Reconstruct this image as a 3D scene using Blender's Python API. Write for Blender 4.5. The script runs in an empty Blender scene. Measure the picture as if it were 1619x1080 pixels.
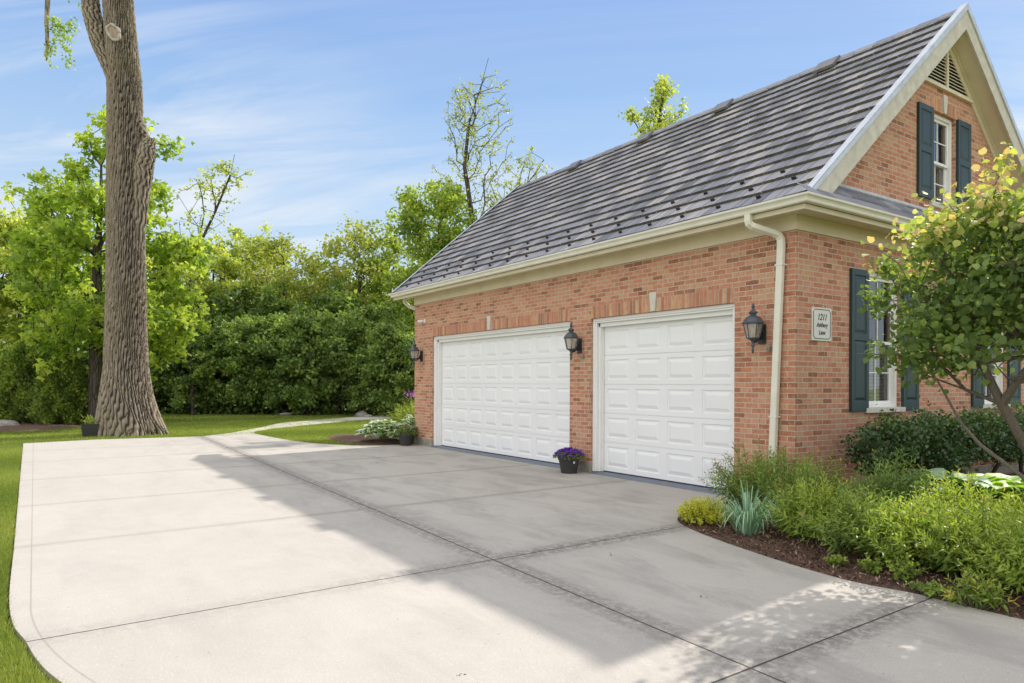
import bpy, bmesh, math, random
import numpy as np
from mathutils import Vector, Matrix
D = bpy.data
SC = bpy.context.scene
COL = SC.collection
rad = math.radians
PI = math.pi

# ------------------------------------------------------------------ camera
CAM_F = 1112.966 / 1619.0 * 36.0
yaw, pit, rol = 0.5963, 0.0015, 0.0045
CP = np.array([5.276, -7.845, 1.5202])
F = np.array([-math.cos(yaw) * math.cos(pit), math.sin(yaw) * math.cos(pit), math.sin(pit)])
R = np.cross(F, [0, 0, 1]); R /= np.linalg.norm(R); U = np.cross(R, F)
R2 = R * math.cos(rol) + U * math.sin(rol); U2 = -R * math.sin(rol) + U * math.cos(rol)
cd = D.cameras.new('camera'); cam = D.objects.new('camera', cd); COL.objects.link(cam)
cd.lens = CAM_F; cd.sensor_width = 36; cd.sensor_fit = 'HORIZONTAL'
cd.shift_y = 64.4975 / 1619.0; cd.clip_end = 3000; cd.clip_start = 0.05
M = Matrix([[R2[i], U2[i], -F[i], CP[i]] for i in range(3)] + [[0, 0, 0, 1]])
cam.matrix_world = M
SC.camera = cam

def spot(col, depth, z=0.0):
    """ground point on the sight column col (photo pixels) at a given distance"""
    p = CP + depth * (F + R * (col - 809.5) / 1112.966)
    return Vector((p[0], p[1], z))

def hgt(row, depth):
    return 1.52 + (604.5 - row) / 1113.0 * depth

# ------------------------------------------------------------------ render / world
SC.render.engine = 'CYCLES'
SC.view_settings.view_transform = 'Standard'
SC.view_settings.look = 'None'
SC.view_settings.gamma = 1.0
SC.view_settings.exposure = 1.0
SC.cycles.max_bounces = 8
SC.cycles.transparent_max_bounces = 12
SUN = Vector((-2.12, 9.1, 7.27)).normalized()
sl = D.lights.new('sun', 'SUN'); sl.energy = 2.8; sl.angle = rad(0.55); sl.color = (1.0, 0.94, 0.86)
so = D.objects.new('sun', sl); COL.objects.link(so)
so.rotation_euler = SUN.to_track_quat('Z', 'Y').to_euler()
so.location = (0, 0, 30)

W = D.worlds.new("World"); SC.world = W; W.use_nodes = True

class NT:
    def __init__(s, tree): s.t = tree; s.n = tree.nodes; s.l = tree.links
    def new(s, typ, **kw):
        nd = s.n.new(typ)
        for k, v in kw.items():
            if k.startswith('i_'):
                nd.inputs[k[2:].replace('_', ' ')].default_value = v
            else: setattr(nd, k, v)
        return nd
    def link(s, a, b): s.l.new(a, b)
    def val(s, x, inp):
        if hasattr(x, 'is_output') or isinstance(x, bpy.types.NodeSocket): s.l.new(x, inp)
        else: inp.default_value = x
    def math(s, op, a, b=0.0, c=None, clamp=False):
        m = s.n.new('ShaderNodeMath'); m.operation = op; m.use_clamp = clamp
        s.val(a, m.inputs[0]); s.val(b, m.inputs[1])
        if c is not None: s.val(c, m.inputs[2])
        return m.outputs[0]
    def vmath(s, op, a, b=(0, 0, 0)):
        m = s.n.new('ShaderNodeVectorMath'); m.operation = op
        s.val(a, m.inputs[0]); s.val(b, m.inputs[1]); return m.outputs[0]
    def mix(s, fac, a, b, blend='MIX'):
        m = s.n.new('ShaderNodeMix'); m.data_type = 'RGBA'; m.blend_type = blend
        s.val(fac, m.inputs[0])
        for x, i in ((a, 6), (b, 7)):
            if isinstance(x, tuple): m.inputs[i].default_value = (*x[:3], 1)
            else: s.l.new(x, m.inputs[i])
        return m.outputs[2]
    def ramp(s, fac, stops, interp='LINEAR'):
        r = s.n.new('ShaderNodeValToRGB'); r.color_ramp.interpolation = interp
        el = r.color_ramp.elements
        while len(el) < len(stops): el.new(0.5)
        for e, (p, c) in zip(el, stops):
            e.position = p; e.color = (*c, 1) if isinstance(c, tuple) else (c, c, c, 1)
        s.l.new(fac, r.inputs[0]); return r.outputs[0]
    def noise(s, vec, scale, detail=3, rough=0.55, dist=0.0):
        n = s.n.new('ShaderNodeTexNoise'); n.inputs['Scale'].default_value = scale
        n.inputs['Detail'].default_value = detail; n.inputs['Roughness'].default_value = rough
        n.inputs['Distortion'].default_value = dist
        if vec is not None: s.l.new(vec, n.inputs['Vector'])
        return n.outputs[0]
    def scale(s, vec, sc, rot=(0, 0, 0), loc=(0, 0, 0)):
        m = s.n.new('ShaderNodeMapping'); m.inputs['Scale'].default_value = sc
        m.inputs['Rotation'].default_value = rot; m.inputs['Location'].default_value = loc
        s.l.new(vec, m.inputs['Vector']); return m.outputs[0]
    def bump(s, h, strength=0.5, dist=0.01, normal=None):
        b = s.n.new('ShaderNodeBump'); b.inputs['Strength'].default_value = strength
        b.inputs['Distance'].default_value = dist; s.l.new(h, b.inputs['Height'])
        if normal is not None: s.l.new(normal, b.inputs['Normal'])
        return b.outputs[0]

w = NT(W.node_tree)
for nd in list(w.n): w.n.remove(nd)
sky = w.new('ShaderNodeTexSky', sky_type='NISHITA', sun_disc=False)
sky.sun_elevation = math.asin(SUN.z); sky.sun_rotation = math.atan2(SUN.x, SUN.y)
sky.altitude = 200; sky.air_density = 1.0; sky.dust_density = 0.35; sky.ozone_density = 2.2
tc = w.new('ShaderNodeTexCoord')
sep = w.new('ShaderNodeSeparateXYZ'); w.link(tc.outputs['Generated'], sep.inputs[0])
zc = w.math('MAXIMUM', sep.outputs[2], 0.03)
zz = w.math('ADD', zc, 0.12)
comb = w.new('ShaderNodeCombineXYZ')
w.link(w.math('DIVIDE', sep.outputs[0], zz), comb.inputs[0]); w.link(w.math('DIVIDE', sep.outputs[1], zz), comb.inputs[1])
# wispy cirrus stretched along one direction of the sky
v0 = w.scale(comb.outputs[0], (1, 1, 1), rot=(0, 0, rad(-49)))
v1 = w.scale(v0, (0.45, 1.7, 1), loc=(0.3, 0.2, 0))
n1 = w.noise(v1, 1.0, 10, 0.60, 1.1)
v2 = w.scale(comb.outputs[0], (1, 1, 1), loc=(3.1, 1.7, 0))
n2 = w.noise(v2, 0.55, 2, 0.5, 0.2)
cl = w.ramp(n1, [(0.40, 0.0), (0.64, 1.0)])
ms = w.ramp(n2, [(0.40, 0.12), (0.60, 1.0)])
cf = w.math('MULTIPLY', cl, ms)
cf = w.math('MULTIPLY', cf, 1.15, clamp=True)
grad = w.ramp(sep.outputs[2], [(0.0, (.78, .90, 1.0)), (0.20, (.62, .80, 1.0)), (0.34, (.42, .64, .97)), (0.50, (.27, .47, .90)), (1.0, (.10, .26, .64))])
grad = w.mix(1.0, grad, (3.05, 3.05, 3.05), 'MULTIPLY')
nis = w.mix(1.0, sky.outputs[0], (0.62, 0.62, 0.66), 'MULTIPLY')
skyc = w.mix(0.90, nis, grad)
# unseen bright cloud added overhead and opposite the view, for neutral ambient fill
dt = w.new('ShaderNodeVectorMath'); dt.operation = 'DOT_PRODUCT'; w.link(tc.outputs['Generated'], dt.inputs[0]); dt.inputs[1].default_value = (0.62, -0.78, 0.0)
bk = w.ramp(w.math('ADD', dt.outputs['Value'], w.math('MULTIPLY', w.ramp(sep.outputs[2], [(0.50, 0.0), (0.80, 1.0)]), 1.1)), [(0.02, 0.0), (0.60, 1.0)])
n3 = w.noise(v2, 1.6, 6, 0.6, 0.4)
fill_veil = w.math('MULTIPLY', bk, w.ramp(n3, [(0.25, 0.55), (0.60, 1.0)]))
bg = w.new('ShaderNodeBackground'); bg.inputs['Strength'].default_value = 0.15
c1_ = w.mix(cf, skyc, (2.95, 3.08, 3.25))
w.link(w.mix(fill_veil, c1_, (5.55, 5.5, 5.5)), bg.inputs[0])
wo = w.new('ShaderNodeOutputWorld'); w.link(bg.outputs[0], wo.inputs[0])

# ------------------------------------------------------------------ materials
def newmat(name):
    m = D.materials.new(name); m.use_nodes = True
    t = NT(m.node_tree); b = t.n['Principled BSDF']; return m, t, b

def plain(name, c, rough=0.5, var=0.12, scale=6.0, metal=0.0, bump=0.0, bscale=80, spec=0.5, c2=None, stretch=(1, 1, 1)):
    m, t, b = newmat(name)
    tcn = t.new('ShaderNodeTexCoord').outputs['Object']
    v = t.scale(tcn, stretch)
    n = t.noise(v, scale, 5, 0.6)
    hi = c2 if c2 else tuple(min(1, x * (1 + var)) for x in c)
    lo = tuple(x * (1 - var) for x in c)
    t.link(t.ramp(n, [(0.3, lo), (0.7, hi)]), b.inputs['Base Color'])
    b.inputs['Roughness'].default_value = rough; b.inputs['Metallic'].default_value = metal
    b.inputs['Specular IOR Level'].default_value = spec
    if bump: t.link(t.bump(t.noise(v, bscale, 3), bump, 0.003), b.inputs['Normal'])
    return m

MAT = {}
def m_brick():
    m, t, b = newmat('brick')
    uv = t.new('ShaderNodeUVMap').outputs[0]
    wob = t.noise(uv, 9, 2)
    off = t.new('ShaderNodeCombineXYZ'); t.link(t.math('MULTIPLY', t.math('SUBTRACT', wob, 0.5), 0.008), off.inputs[1]); t.link(t.math('MULTIPLY', t.math('SUBTRACT', wob, 0.5), 0.004), off.inputs[0])
    uvw = t.vmath('ADD', uv, off.outputs[0])
    def bt(loc):
        br = t.new('ShaderNodeTexBrick'); br.offset = 0.5
        br.inputs['Scale'].default_value = 1; br.inputs['Mortar Size'].default_value = 0.0058
        br.inputs['Mortar Smooth'].default_value = 0.15; br.inputs['Brick Width'].default_value = 0.2133
        br.inputs['Row Height'].default_value = 0.0677; br.inputs['Bias'].default_value = 0
        br.inputs['Color1'].default_value = (0, 0, 0, 1); br.inputs['Color2'].default_value = (1, 1, 1, 1)
        br.inputs['Mortar'].default_value = (0.5, 0.5, 0.5, 1)
        t.link(uvw, br.inputs['Vector']); return br
    br = bt(0)
    col = t.ramp(br.outputs['Color'], [(0.0, (0.25, 0.100, 0.060)), (0.12, (0.38, 0.155, 0.092)), (0.25, (0.52, 0.212, 0.125)), (0.55, (0.575, 0.260, 0.165)), (0.80, (0.62, 0.33, 0.215)), (1.0, (0.58, 0.37, 0.21))])
    vs = t.scale(uv, (3.0, 1, 1))
    n1 = t.noise(vs, 9.5, 5, 0.75, 0.4)
    col = t.mix(t.ramp(n1, [(0.50, 0.0), (0.66, 0.75)]), col, (0.33, 0.12, 0.075))
    n2 = t.noise(uv, 18, 3, 0.7)
    col = t.mix(t.ramp(n2, [(0.50, 0.0), (0.68, 0.6)]), col, (0.66, 0.37, 0.22))
    n4 = t.noise(uv, 0.9, 3, 0.6)
    col = t.mix(t.ramp(n4, [(0.45, 0.0), (0.7, 0.22)]), col, (0.52, 0.32, 0.24))
    n3 = t.noise(uv, 260, 2)
    col = t.mix(t.math('MULTIPLY', n3, 0.3), col, (0.22, 0.10, 0.06))
    mor = t.mix(n2, (0.48, 0.42, 0.31), (0.62, 0.55, 0.42))
    t.link(t.mix(br.outputs['Fac'], col, mor), b.inputs['Base Color'])
    h = t.math('ADD', t.math('SUBTRACT', 1.0, br.outputs['Fac']), t.math('MULTIPLY', n1, 0.5))
    h = t.math('ADD', h, t.math('MULTIPLY', n3, 0.25))
    t.link(t.bump(h, 0.75, 0.006), b.inputs['Normal'])
    b.inputs['Roughness'].default_value = 0.88; b.inputs['Specular IOR Level'].default_value = 0.25
    return m
MAT['brick'] = m_brick()

def m_tone(name, stops, rough=0.8, nscale=30, namt=0.25, dark=(0.1, 0.05, 0.03), bump=0.4, bd=0.003, stretch=(1, 1, 1), spec=0.3):
    m, t, b = newmat(name)
    a = t.new('ShaderNodeAttribute', attribute_name='tone').outputs['Fac']
    col = t.ramp(a, stops)
    tcn = t.scale(t.new('ShaderNodeTexCoord').outputs['Object'], stretch)
    n = t.noise(tcn, nscale, 4, 0.65)
    col = t.mix(t.math('MULTIPLY', t.ramp(n, [(0.4, 0.0), (0.75, 1.0)]), namt), col, dark)
    t.link(col, b.inputs['Base Color']); b.inputs['Roughness'].default_value = rough
    b.inputs['Specular IOR Level'].default_value = spec
    if bump: t.link(t.bump(t.noise(tcn, nscale * 4, 3), bump, bd), b.inputs['Normal'])
    return m
MAT['archbrick'] = m_tone('arch_brick', [(0, (0.34, 0.16, 0.10)), (0.25, (0.48, 0.215, 0.13)), (0.7, (0.57, 0.27, 0.165)), (1, (0.62, 0.38, 0.21))], 0.88, 16, 0.5, (0.26, 0.10, 0.06), stretch=(1, 1, 0.6))
MAT['mortar'] = plain('mortar', (0.46, 0.40, 0.31), 0.95, 0.15, 30, bump=0.3)

def m_tile():
    m, t, b = newmat('roof_tile')
    a = t.new('ShaderNodeAttribute', attribute_name='tone').outputs['Fac']
    col = t.ramp(a, [(0, (0.14, 0.145, 0.175)), (0.35, (0.25, 0.255, 0.295)), (0.7, (0.37, 0.365, 0.40)), (1, (0.50, 0.465, 0.455))])
    oc = t.new('ShaderNodeTexCoord').outputs['Object']
    v = t.scale(oc, (34, 1.6, 1.6)); n = t.noise(v, 1.0, 4, 0.7)
    col = t.mix(t.ramp(n, [(0.42, 0.0), (0.62, 0.5)]), col, (0.155, 0.15, 0.17))
    col = t.mix(t.ramp(t.noise(v, 2.3, 3, 0.7), [(0.52, 0.0), (0.72, 0.5)]), col, (0.42, 0.39, 0.375))
    n5 = t.noise(oc, 90, 3, 0.7)
    col = t.mix(t.math('MULTIPLY', n5, 0.25), col, (0.10, 0.09, 0.09))
    t.link(col, b.inputs['Base Color']); b.inputs['Roughness'].default_value = 0.72
    b.inputs['Specular IOR Level'].default_value = 0.35
    t.link(t.bump(n, 0.6, 0.006), b.inputs['Normal'])
    return m
MAT['tile'] = m_tile()
MAT['tileedge'] = plain('tile_edge', (0.11, 0.098, 0.075), 0.85, 0.35, 5, bump=0.3)
MAT['beige'] = plain('beige_paint', (0.66, 0.585, 0.425), 0.55, 0.06, 3, c2=(0.70, 0.62, 0.46))
MAT['cream'] = plain('cream_enamel', (0.72, 0.69, 0.57), 0.35, 0.05, 4, c2=(0.78, 0.75, 0.65))
MAT['rake'] = plain('weathered_rake_paint', (0.55, 0.51, 0.42), 0.6, 0.16, 7, bump=0.2, bscale=40)
MAT['white'] = plain('white_paint', (0.80, 0.80, 0.795), 0.42, 0.02, 3, c2=(0.83, 0.83, 0.825), bump=0.12, bscale=160, stretch=(0.15, 1, 1))
MAT['trimwhite'] = plain('trim_white', (0.80, 0.795, 0.77), 0.4, 0.03, 3)
MAT['green'] = plain('shutter_green', (0.020, 0.044, 0.048), 0.45, 0.15, 5, bump=0.25, bscale=120, stretch=(1, 1, 0.1))
MAT['stone'] = plain('limestone', (0.58, 0.55, 0.47), 0.8, 0.08, 12, bump=0.2)
MAT['foundation'] = plain('foundation_concrete', (0.27, 0.25, 0.20), 0.9, 0.25, 9, bump=0.4, bscale=60)
MAT['apron'] = plain('grey_apron_paint', (0.15, 0.175, 0.21), 0.7, 0.15, 8, bump=0.2)
MAT['seal'] = plain('rubber_seal', (0.03, 0.03, 0.035), 0.7)
MAT['galv'] = plain('galvanised_metal', (0.56, 0.585, 0.62), 0.42, 0.15, 6, metal=0.3)
MAT['ventm'] = plain('vent_metal', (0.19, 0.185, 0.18), 0.45, 0.2, 6, metal=0.4)
MAT['black'] = plain('black_iron', (0.03, 0.034, 0.04), 0.45, 0.3, 30, bump=0.2)
MAT['iron'] = plain('weathered_iron', (0.062, 0.072, 0.088), 0.5, 0.35, 22, bump=0.3)
MAT['guard'] = plain('snow_guard_metal', (0.022, 0.018, 0.018), 0.5)
MAT['pot'] = plain('pot_plastic', (0.032, 0.031, 0.030), 0.55, 0.12, 12)
MAT['soil'] = plain('potting_soil', (0.035, 0.022, 0.015), 0.95, 0.4, 60, bump=0.6)
MAT['label'] = plain('sticker_white', (0.7, 0.7, 0.68), 0.5)
MAT['ink'] = plain('black_ink', (0.015, 0.015, 0.02), 0.5)
MAT['signw'] = plain('sign_white', (0.68, 0.67, 0.61), 0.55, 0.05, 10)
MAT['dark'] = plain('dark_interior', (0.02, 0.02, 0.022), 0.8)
MAT['blind'] = plain('window_blind', (0.50, 0.52, 0.52), 0.7)
MAT['rock'] = plain('field_stone', (0.33, 0.31, 0.29), 0.85, 0.25, 6, bump=0.5, bscale=20)
MAT['plastic'] = plain('off_white_plastic', (0.72, 0.71, 0.66), 0.4)
MAT['sensor'] = plain('sensor_plastic', (0.26, 0.24, 0.18), 0.5, 0.2, 20)
MAT['brass'] = plain('brass', (0.6, 0.42, 0.12), 0.3, metal=0.8)

def m_glass():
    m, t, b = newmat('window_glass'); t.n.remove(b)
    g = t.new('ShaderNodeBsdfGlossy'); g.inputs['Roughness'].default_value = 0.02
    tr = t.new('ShaderNodeBsdfTransparent'); tr.inputs[0].default_value = (0.80, 0.86, 0.85, 1)
    fr = t.new('ShaderNodeFresnel'); fr.inputs[0].default_value = 1.55
    nz = t.noise(t.new('ShaderNodeTexCoord').outputs['Object'], 2.5, 2)
    bp = t.bump(nz, 0.15, 0.02)
    t.link(bp, g.inputs['Normal'])
    mx = t.new('ShaderNodeMixShader'); t.link(t.math('MULTIPLY', fr.outputs[0], 2.4, clamp=True), mx.inputs[0])
    t.link(tr.outputs[0], mx.inputs[1]); t.link(g.outputs[0], mx.inputs[2])
    t.link(mx.outputs[0], t.n['Material Output'].inputs[0]); return m
MAT['glass'] = m_glass()
def m_lampglass():
    m, t, b = newmat('lantern_glass'); t.n.remove(b)
    g = t.new('ShaderNodeBsdfGlossy'); g.inputs['Roughness'].default_value = 0.12
    tr = t.new('ShaderNodeBsdfTransparent'); tr.inputs[0].default_value = (0.85, 0.83, 0.78, 1)
    df = t.new('ShaderNodeBsdfDiffuse'); df.inputs[0].default_value = (0.55, 0.50, 0.43, 1)
    m1 = t.new('ShaderNodeMixShader'); m1.inputs[0].default_value = 0.35; t.link(tr.outputs[0], m1.inputs[1]); t.link(df.outputs[0], m1.inputs[2])
    m2 = t.new('ShaderNodeMixShader'); m2.inputs[0].default_value = 0.15; t.link(m1.outputs[0], m2.inputs[1]); t.link(g.outputs[0], m2.inputs[2])
    t.link(m2.outputs[0], t.n['Material Output'].inputs[0]); return m
MAT['lampglass'] = m_lampglass()

def m_concrete():
    m, t, b = newmat('driveway_concrete')
    oc = t.new('ShaderNodeTexCoord').outputs['Object']
    s = t.new('ShaderNodeSeparateXYZ'); t.link(oc, s.inputs[0])
    X, Y = s.outputs[0], s.outputs[1]
    base = t.ramp(t.noise(oc, 0.7, 5, 0.6), [(0.3, (0.40, 0.37, 0.33)), (0.7, (0.44, 0.41, 0.37))])
    base = t.mix(t.ramp(t.noise(oc, 5, 4, 0.65), [(0.40, 0.0), (0.75, 0.22)]), base, (0.33, 0.30, 0.265))
    grain = t.noise(oc, 95, 4, 0.8)
    base = t.mix(t.ramp(grain, [(0.34, 0.75), (0.50, 0.0)]), base, (0.30, 0.27, 0.24))
    g2 = t.noise(oc, 55, 2, 0.6)
    base = t.mix(t.ramp(g2, [(0.58, 0.0), (0.70, 0.5)]), base, (0.54, 0.51, 0.47))
    vor = t.new('ShaderNodeTexVoronoi'); vor.inputs['Scale'].default_value = 9; t.link(oc, vor.inputs['Vector'])
    base = t.mix(t.ramp(vor.outputs['Distance'], [(0.035, 0.8), (0.06, 0.0)]), base, (0.17, 0.14, 0.11))
    # rotated joint frame
    rx = t.math('ADD', t.math('MULTIPLY', t.math('SUBTRACT', X, 0.17), 0.99937), t.math('MULTIPLY', t.math('ADD', Y, 4.566), 0.0360))
    ry = t.math('ADD', t.math('MULTIPLY', t.math('ADD', Y, 4.566), 0.99937), t.math('MULTIPLY', t.math('SUBTRACT', X, 0.17), 0.0356))
    wob = t.math('MULTIPLY', t.math('SUBTRACT', t.noise(oc, 2.0, 3), 0.5), 0.03)
    def dist(c, v): return t.math('ABSOLUTE', t.math('SUBTRACT', v, c))
    def minall(ds):
        r = ds[0]
        for d in ds[1:]: r = t.math('MINIMUM', r, d)
        return r
    strong = minall([dist(0.0, ry), dist(0.0, rx), dist(2.70, rx)])
    # other transverse joints are hairline on the sunny half
    weak = minall([dist(c, rx) for c in (-2.88, -5.42, -8.15, -11.05, -13.6)])
    tx = t.math('MAXIMUM', t.math('ADD', X, 0.5), 0.0)
    edgel = t.math('ABSOLUTE', t.math('SUBTRACT', t.math('ADD', Y, 7.858), t.math('MULTIPLY', t.math('MULTIPLY', tx, tx), 0.1)))
    sedge = t.math('ADD', strong, wob); wedge = t.math('ADD', weak, wob)
    stain_n = t.noise(oc, 14, 5, 0.8)
    # tooled smoother margins either side of a joint, dirtier close to it, wider on the garage side
    band = t.ramp(t.math('MULTIPLY', sedge, 1.0), [(0.0, 1.0), (0.13, 0.70), (0.17, 0.25), (0.42, 0.0)])
    gside = t.ramp(Y, [(-1.0, 0.35), (0.0, 1.0)])
    gs = t.new('ShaderNodeMapRange'); gs.inputs[1].default_value = -6.2; gs.inputs[2].default_value = -4.2; gs.inputs[3].default_value = 0.28; gs.inputs[4].default_value = 1.0
    t.link(Y, gs.inputs[0])
    f1 = t.math('MULTIPLY', t.math('MULTIPLY', band, t.ramp(stain_n, [(0.36, 0.0), (0.56, 1.0)])), gs.outputs[0])
    base = t.mix(t.math('MULTIPLY', f1, 0.95), base, (0.16, 0.145, 0.13))
    band2 = t.ramp(wedge, [(0.0, 1.0), (0.05, 0.5), (0.12, 0.0)])
    f2 = t.math('MULTIPLY', t.math('MULTIPLY', band2, t.ramp(stain_n, [(0.25, 0.15), (0.60, 0.9)])), t.math('ADD', t.math('MULTIPLY', gs.outputs[0], .6), .4))
    base = t.mix(t.math('MULTIPLY', f2, 0.8), base, (0.22, 0.19, 0.16))
    # drip and tyre stains in front of the doors
    sn = t.noise(t.scale(oc, (0.5, 1.3, 1)), 1.5, 5, 0.7, 0.5)
    f3 = t.math('MULTIPLY', t.ramp(sn, [(0.46, 0.0), (0.66, 0.60)]), gs.outputs[0])
    base = t.mix(f3, base, (0.25, 0.235, 0.215))
    jl = t.ramp(strong, [(0.0, 1.0), (0.0045, 1.0), (0.0075, 0.0)])
    jw = t.ramp(t.math('MINIMUM', weak, edgel), [(0.0, 1.0), (0.003, 1.0), (0.007, 0.0)])
    base = t.mix(t.math('MULTIPLY', jw, 0.6), base, (0.23, 0.21, 0.18))
    base = t.mix(jl, base, (0.055, 0.045, 0.035))
    t.link(base, b.inputs['Base Color']); b.inputs['Roughness'].default_value = 0.86
    b.inputs['Specular IOR Level'].default_value = 0.3
    h = t.math('SUBTRACT', t.math('MULTIPLY', grain, 0.25), t.math('MULTIPLY', jl, 2.0))
    rounding = t.ramp(strong, [(0.0, 0.0), (0.02, 1.0)])
    h = t.math('ADD', h, rounding)
    t.link(t.bump(h, 0.7, 0.006), b.inputs['Normal'])
    return m
MAT['concrete'] = m_concrete()
MAT['pathc'] = plain('path_concrete', (0.50, 0.46, 0.40), 0.88, 0.1, 2, bump=0.3)

def m_lawn():
    m, t, b = newmat('lawn_grass')
    oc = t.new('ShaderNodeTexCoord').outputs['Object']
    c = t.ramp(t.noise(oc, 0.35, 4, 0.6), [(0.3, (0.15, 0.20, 0.03)), (0.7, (0.23, 0.29, 0.05))])
    c = t.mix(t.ramp(t.noise(oc, 3.5, 5, 0.75), [(0.35, 0.1), (0.65, 0.75)]), c, (0.36, 0.37, 0.10))
    c = t.mix(t.ramp(t.noise(oc, 60, 3, 0.8), [(0.38, 0.8), (0.55, 0.0)]), c, (0.035, 0.06, 0.012))
    t.link(c, b.inputs['Base Color']); b.inputs['Roughness'].default_value = 0.9
    b.inputs['Specular IOR Level'].default_value = 0.1
    t.link(t.bump(t.noise(oc, 45, 4, 0.8), 1.0, 0.03), b.inputs['Normal']); return m
MAT['lawn'] = m_lawn()
def m_mulch():
    m, t, b = newmat('bark_mulch')
    oc = t.new('ShaderNodeTexCoord').outputs['Object']
    n = t.noise(oc, 38, 5, 0.75, 1.0)
    c = t.ramp(n, [(0.3, (0.035, 0.018, 0.012)), (0.5, (0.13, 0.072, 0.048)), (0.68, (0.27, 0.17, 0.12))])
    t.link(c, b.inputs['Base Color']); b.inputs['Roughness'].default_value = 0.95
    t.link(t.bump(n, 1.0, 0.03), b.inputs['Normal']); return m
MAT['mulch'] = m_mulch()
MAT['chip'] = m_tone('bark_chip', [(0, (0.03, 0.015, 0.01)), (0.6, (0.17, 0.095, 0.062)), (0.9, (0.32, 0.20, 0.14)), (1, (0.55, 0.44, 0.34))], 0.9, 60, 0.3)

LEAFG = 2.0
def m_leaf(name, stops, trans=0.42, tcol=(1.25, 1.35, 0.55), rough=0.5, spec=0.35):
    m, t, b = newmat(name)
    a = t.new('ShaderNodeAttribute', attribute_name='tone').outputs['Fac']
    stops = [(p, tuple(min(.8, x * LEAFG) for x in c)) for p, c in stops]
    col = t.ramp(a, stops)
    t.link(col, b.inputs['Base Color']); b.inputs['Roughness'].default_value = rough
    b.inputs['Specular IOR Level'].default_value = spec
    tl = t.new('ShaderNodeBsdfTranslucent')
    t.link(t.mix(1.0, col, tcol, 'MULTIPLY'), tl.inputs[0])
    mx = t.new('ShaderNodeMixShader'); mx.inputs[0].default_value = trans
    t.link(b.outputs[0], mx.inputs[1]); t.link(tl.outputs[0], mx.inputs[2])
    t.link(mx.outputs[0], t.n['Material Output'].inputs[0]); return m
MAT['l_maple'] = m_leaf('maple_leaf', [(0, (0.085, 0.135, 0.02)), (0.5, (0.165, 0.225, 0.032)), (1, (0.29, 0.325, 0.055))], 0.5, (1.2, 1.25, .65))
MAT['l_light'] = m_leaf('light_green_leaf', [(0, (0.10, 0.14, 0.035)), (0.5, (0.21, 0.25, 0.055)), (1, (0.36, 0.37, 0.09))], 0.45, (1.25, 1.25, .65))
MAT['l_hedge'] = m_leaf('dark_hedge_leaf', [(0, (0.038, 0.060, 0.018)), (0.5, (0.092, 0.138, 0.036)), (1, (0.20, 0.245, 0.062))], 0.36)
MAT['l_olive'] = m_leaf('olive_spring_leaf', [(0, (0.13, 0.145, 0.035)), (0.5, (0.155, 0.175, 0.045)), (1, (0.27, 0.26, 0.075))], 0.45)
MAT['l_poplar'] = m_leaf('poplar_leaf', [(0, (0.07, 0.11, 0.024)), (0.5, (0.155, 0.21, 0.038)), (1, (0.29, 0.325, 0.065))], 0.45, (1.25, 1.25, .6))
MAT['l_arbor'] = m_leaf('arborvitae_spray', [(0, (0.045, 0.075, 0.018)), (0.5, (0.10, 0.14, 0.028)), (1, (0.18, 0.22, 0.045))], 0.28)
MAT['l_redbud'] = m_leaf('redbud_leaf', [(0, (0.03, 0.052, 0.018)), (0.45, (0.07, 0.105, 0.03)), (0.68, (0.15, 0.185, 0.05)), (0.86, (0.30, 0.30, 0.10)), (1, (0.33, 0.23, 0.13))], 0.40, rough=0.55, spec=0.3)
MAT['l_spirea'] = m_leaf('spirea_leaf', [(0, (0.045, 0.070, 0.020)), (0.5, (0.10, 0.14, 0.034)), (0.85, (0.19, 0.24, 0.05)), (1, (0.17, 0.09, 0.06))], 0.38)
MAT['l_lime'] = m_leaf('lime_leaf', [(0, (0.055, 0.085, 0.018)), (0.5, (0.12, 0.165, 0.03)), (0.9, (0.24, 0.27, 0.05)), (1, (0.32, 0.25, 0.06))], 0.42)
MAT['l_gold'] = m_leaf('golden_leaf', [(0, (0.12, 0.13, 0.02)), (0.5, (0.26, 0.255, 0.03)), (1, (0.38, 0.35, 0.05))], 0.35)
MAT['l_iris'] = m_leaf('blue_green_blade', [(0, (0.07, 0.125, 0.085)), (0.5, (0.13, 0.21, 0.15)), (1, (0.26, 0.36, 0.27))], 0.3)
MAT['l_box'] = m_leaf('glossy_dark_leaf', [(0, (0.018, 0.036, 0.014)), (0.5, (0.036, 0.066, 0.02)), (0.85, (0.08, 0.12, 0.035)), (1, (0.17, 0.21, 0.06))], 0.25, rough=0.35, spec=0.5)
MAT['l_hosta'] = m_leaf('hosta_leaf', [(0, (0.06, 0.12, 0.04)), (0.5, (0.13, 0.22, 0.045)), (1, (0.26, 0.32, 0.06))], 0.4, rough=0.5, spec=0.3)
MAT['l_blue'] = m_leaf('grey_green_hosta', [(0, (0.09, 0.15, 0.10)), (1, (0.22, 0.30, 0.20))], 0.3, rough=0.4)
MAT['l_grass'] = m_leaf('grass_blade', [(0, (0.045, 0.065, 0.012)), (0.5, (0.105, 0.135, 0.024)), (0.9, (0.19, 0.205, 0.05)), (1, (0.28, 0.25, 0.12))], 0.4)
MAT['f_purple'] = m_leaf('purple_petal', [(0, (0.055, 0.012, 0.16)), (1, (0.15, 0.04, 0.34))], 0.3, (1.2, 1, 1.3))
MAT['f_pink'] = m_leaf('pink_petal', [(0, (0.5, 0.10, 0.26)), (1, (0.75, 0.35, 0.50))], 0.3, (1.2, 1, 1.2))
MAT['f_mauve'] = m_leaf('mauve_petal', [(0, (0.25, 0.07, 0.25)), (1, (0.45, 0.20, 0.42))], 0.3, (1.2, 1, 1.2))
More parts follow.
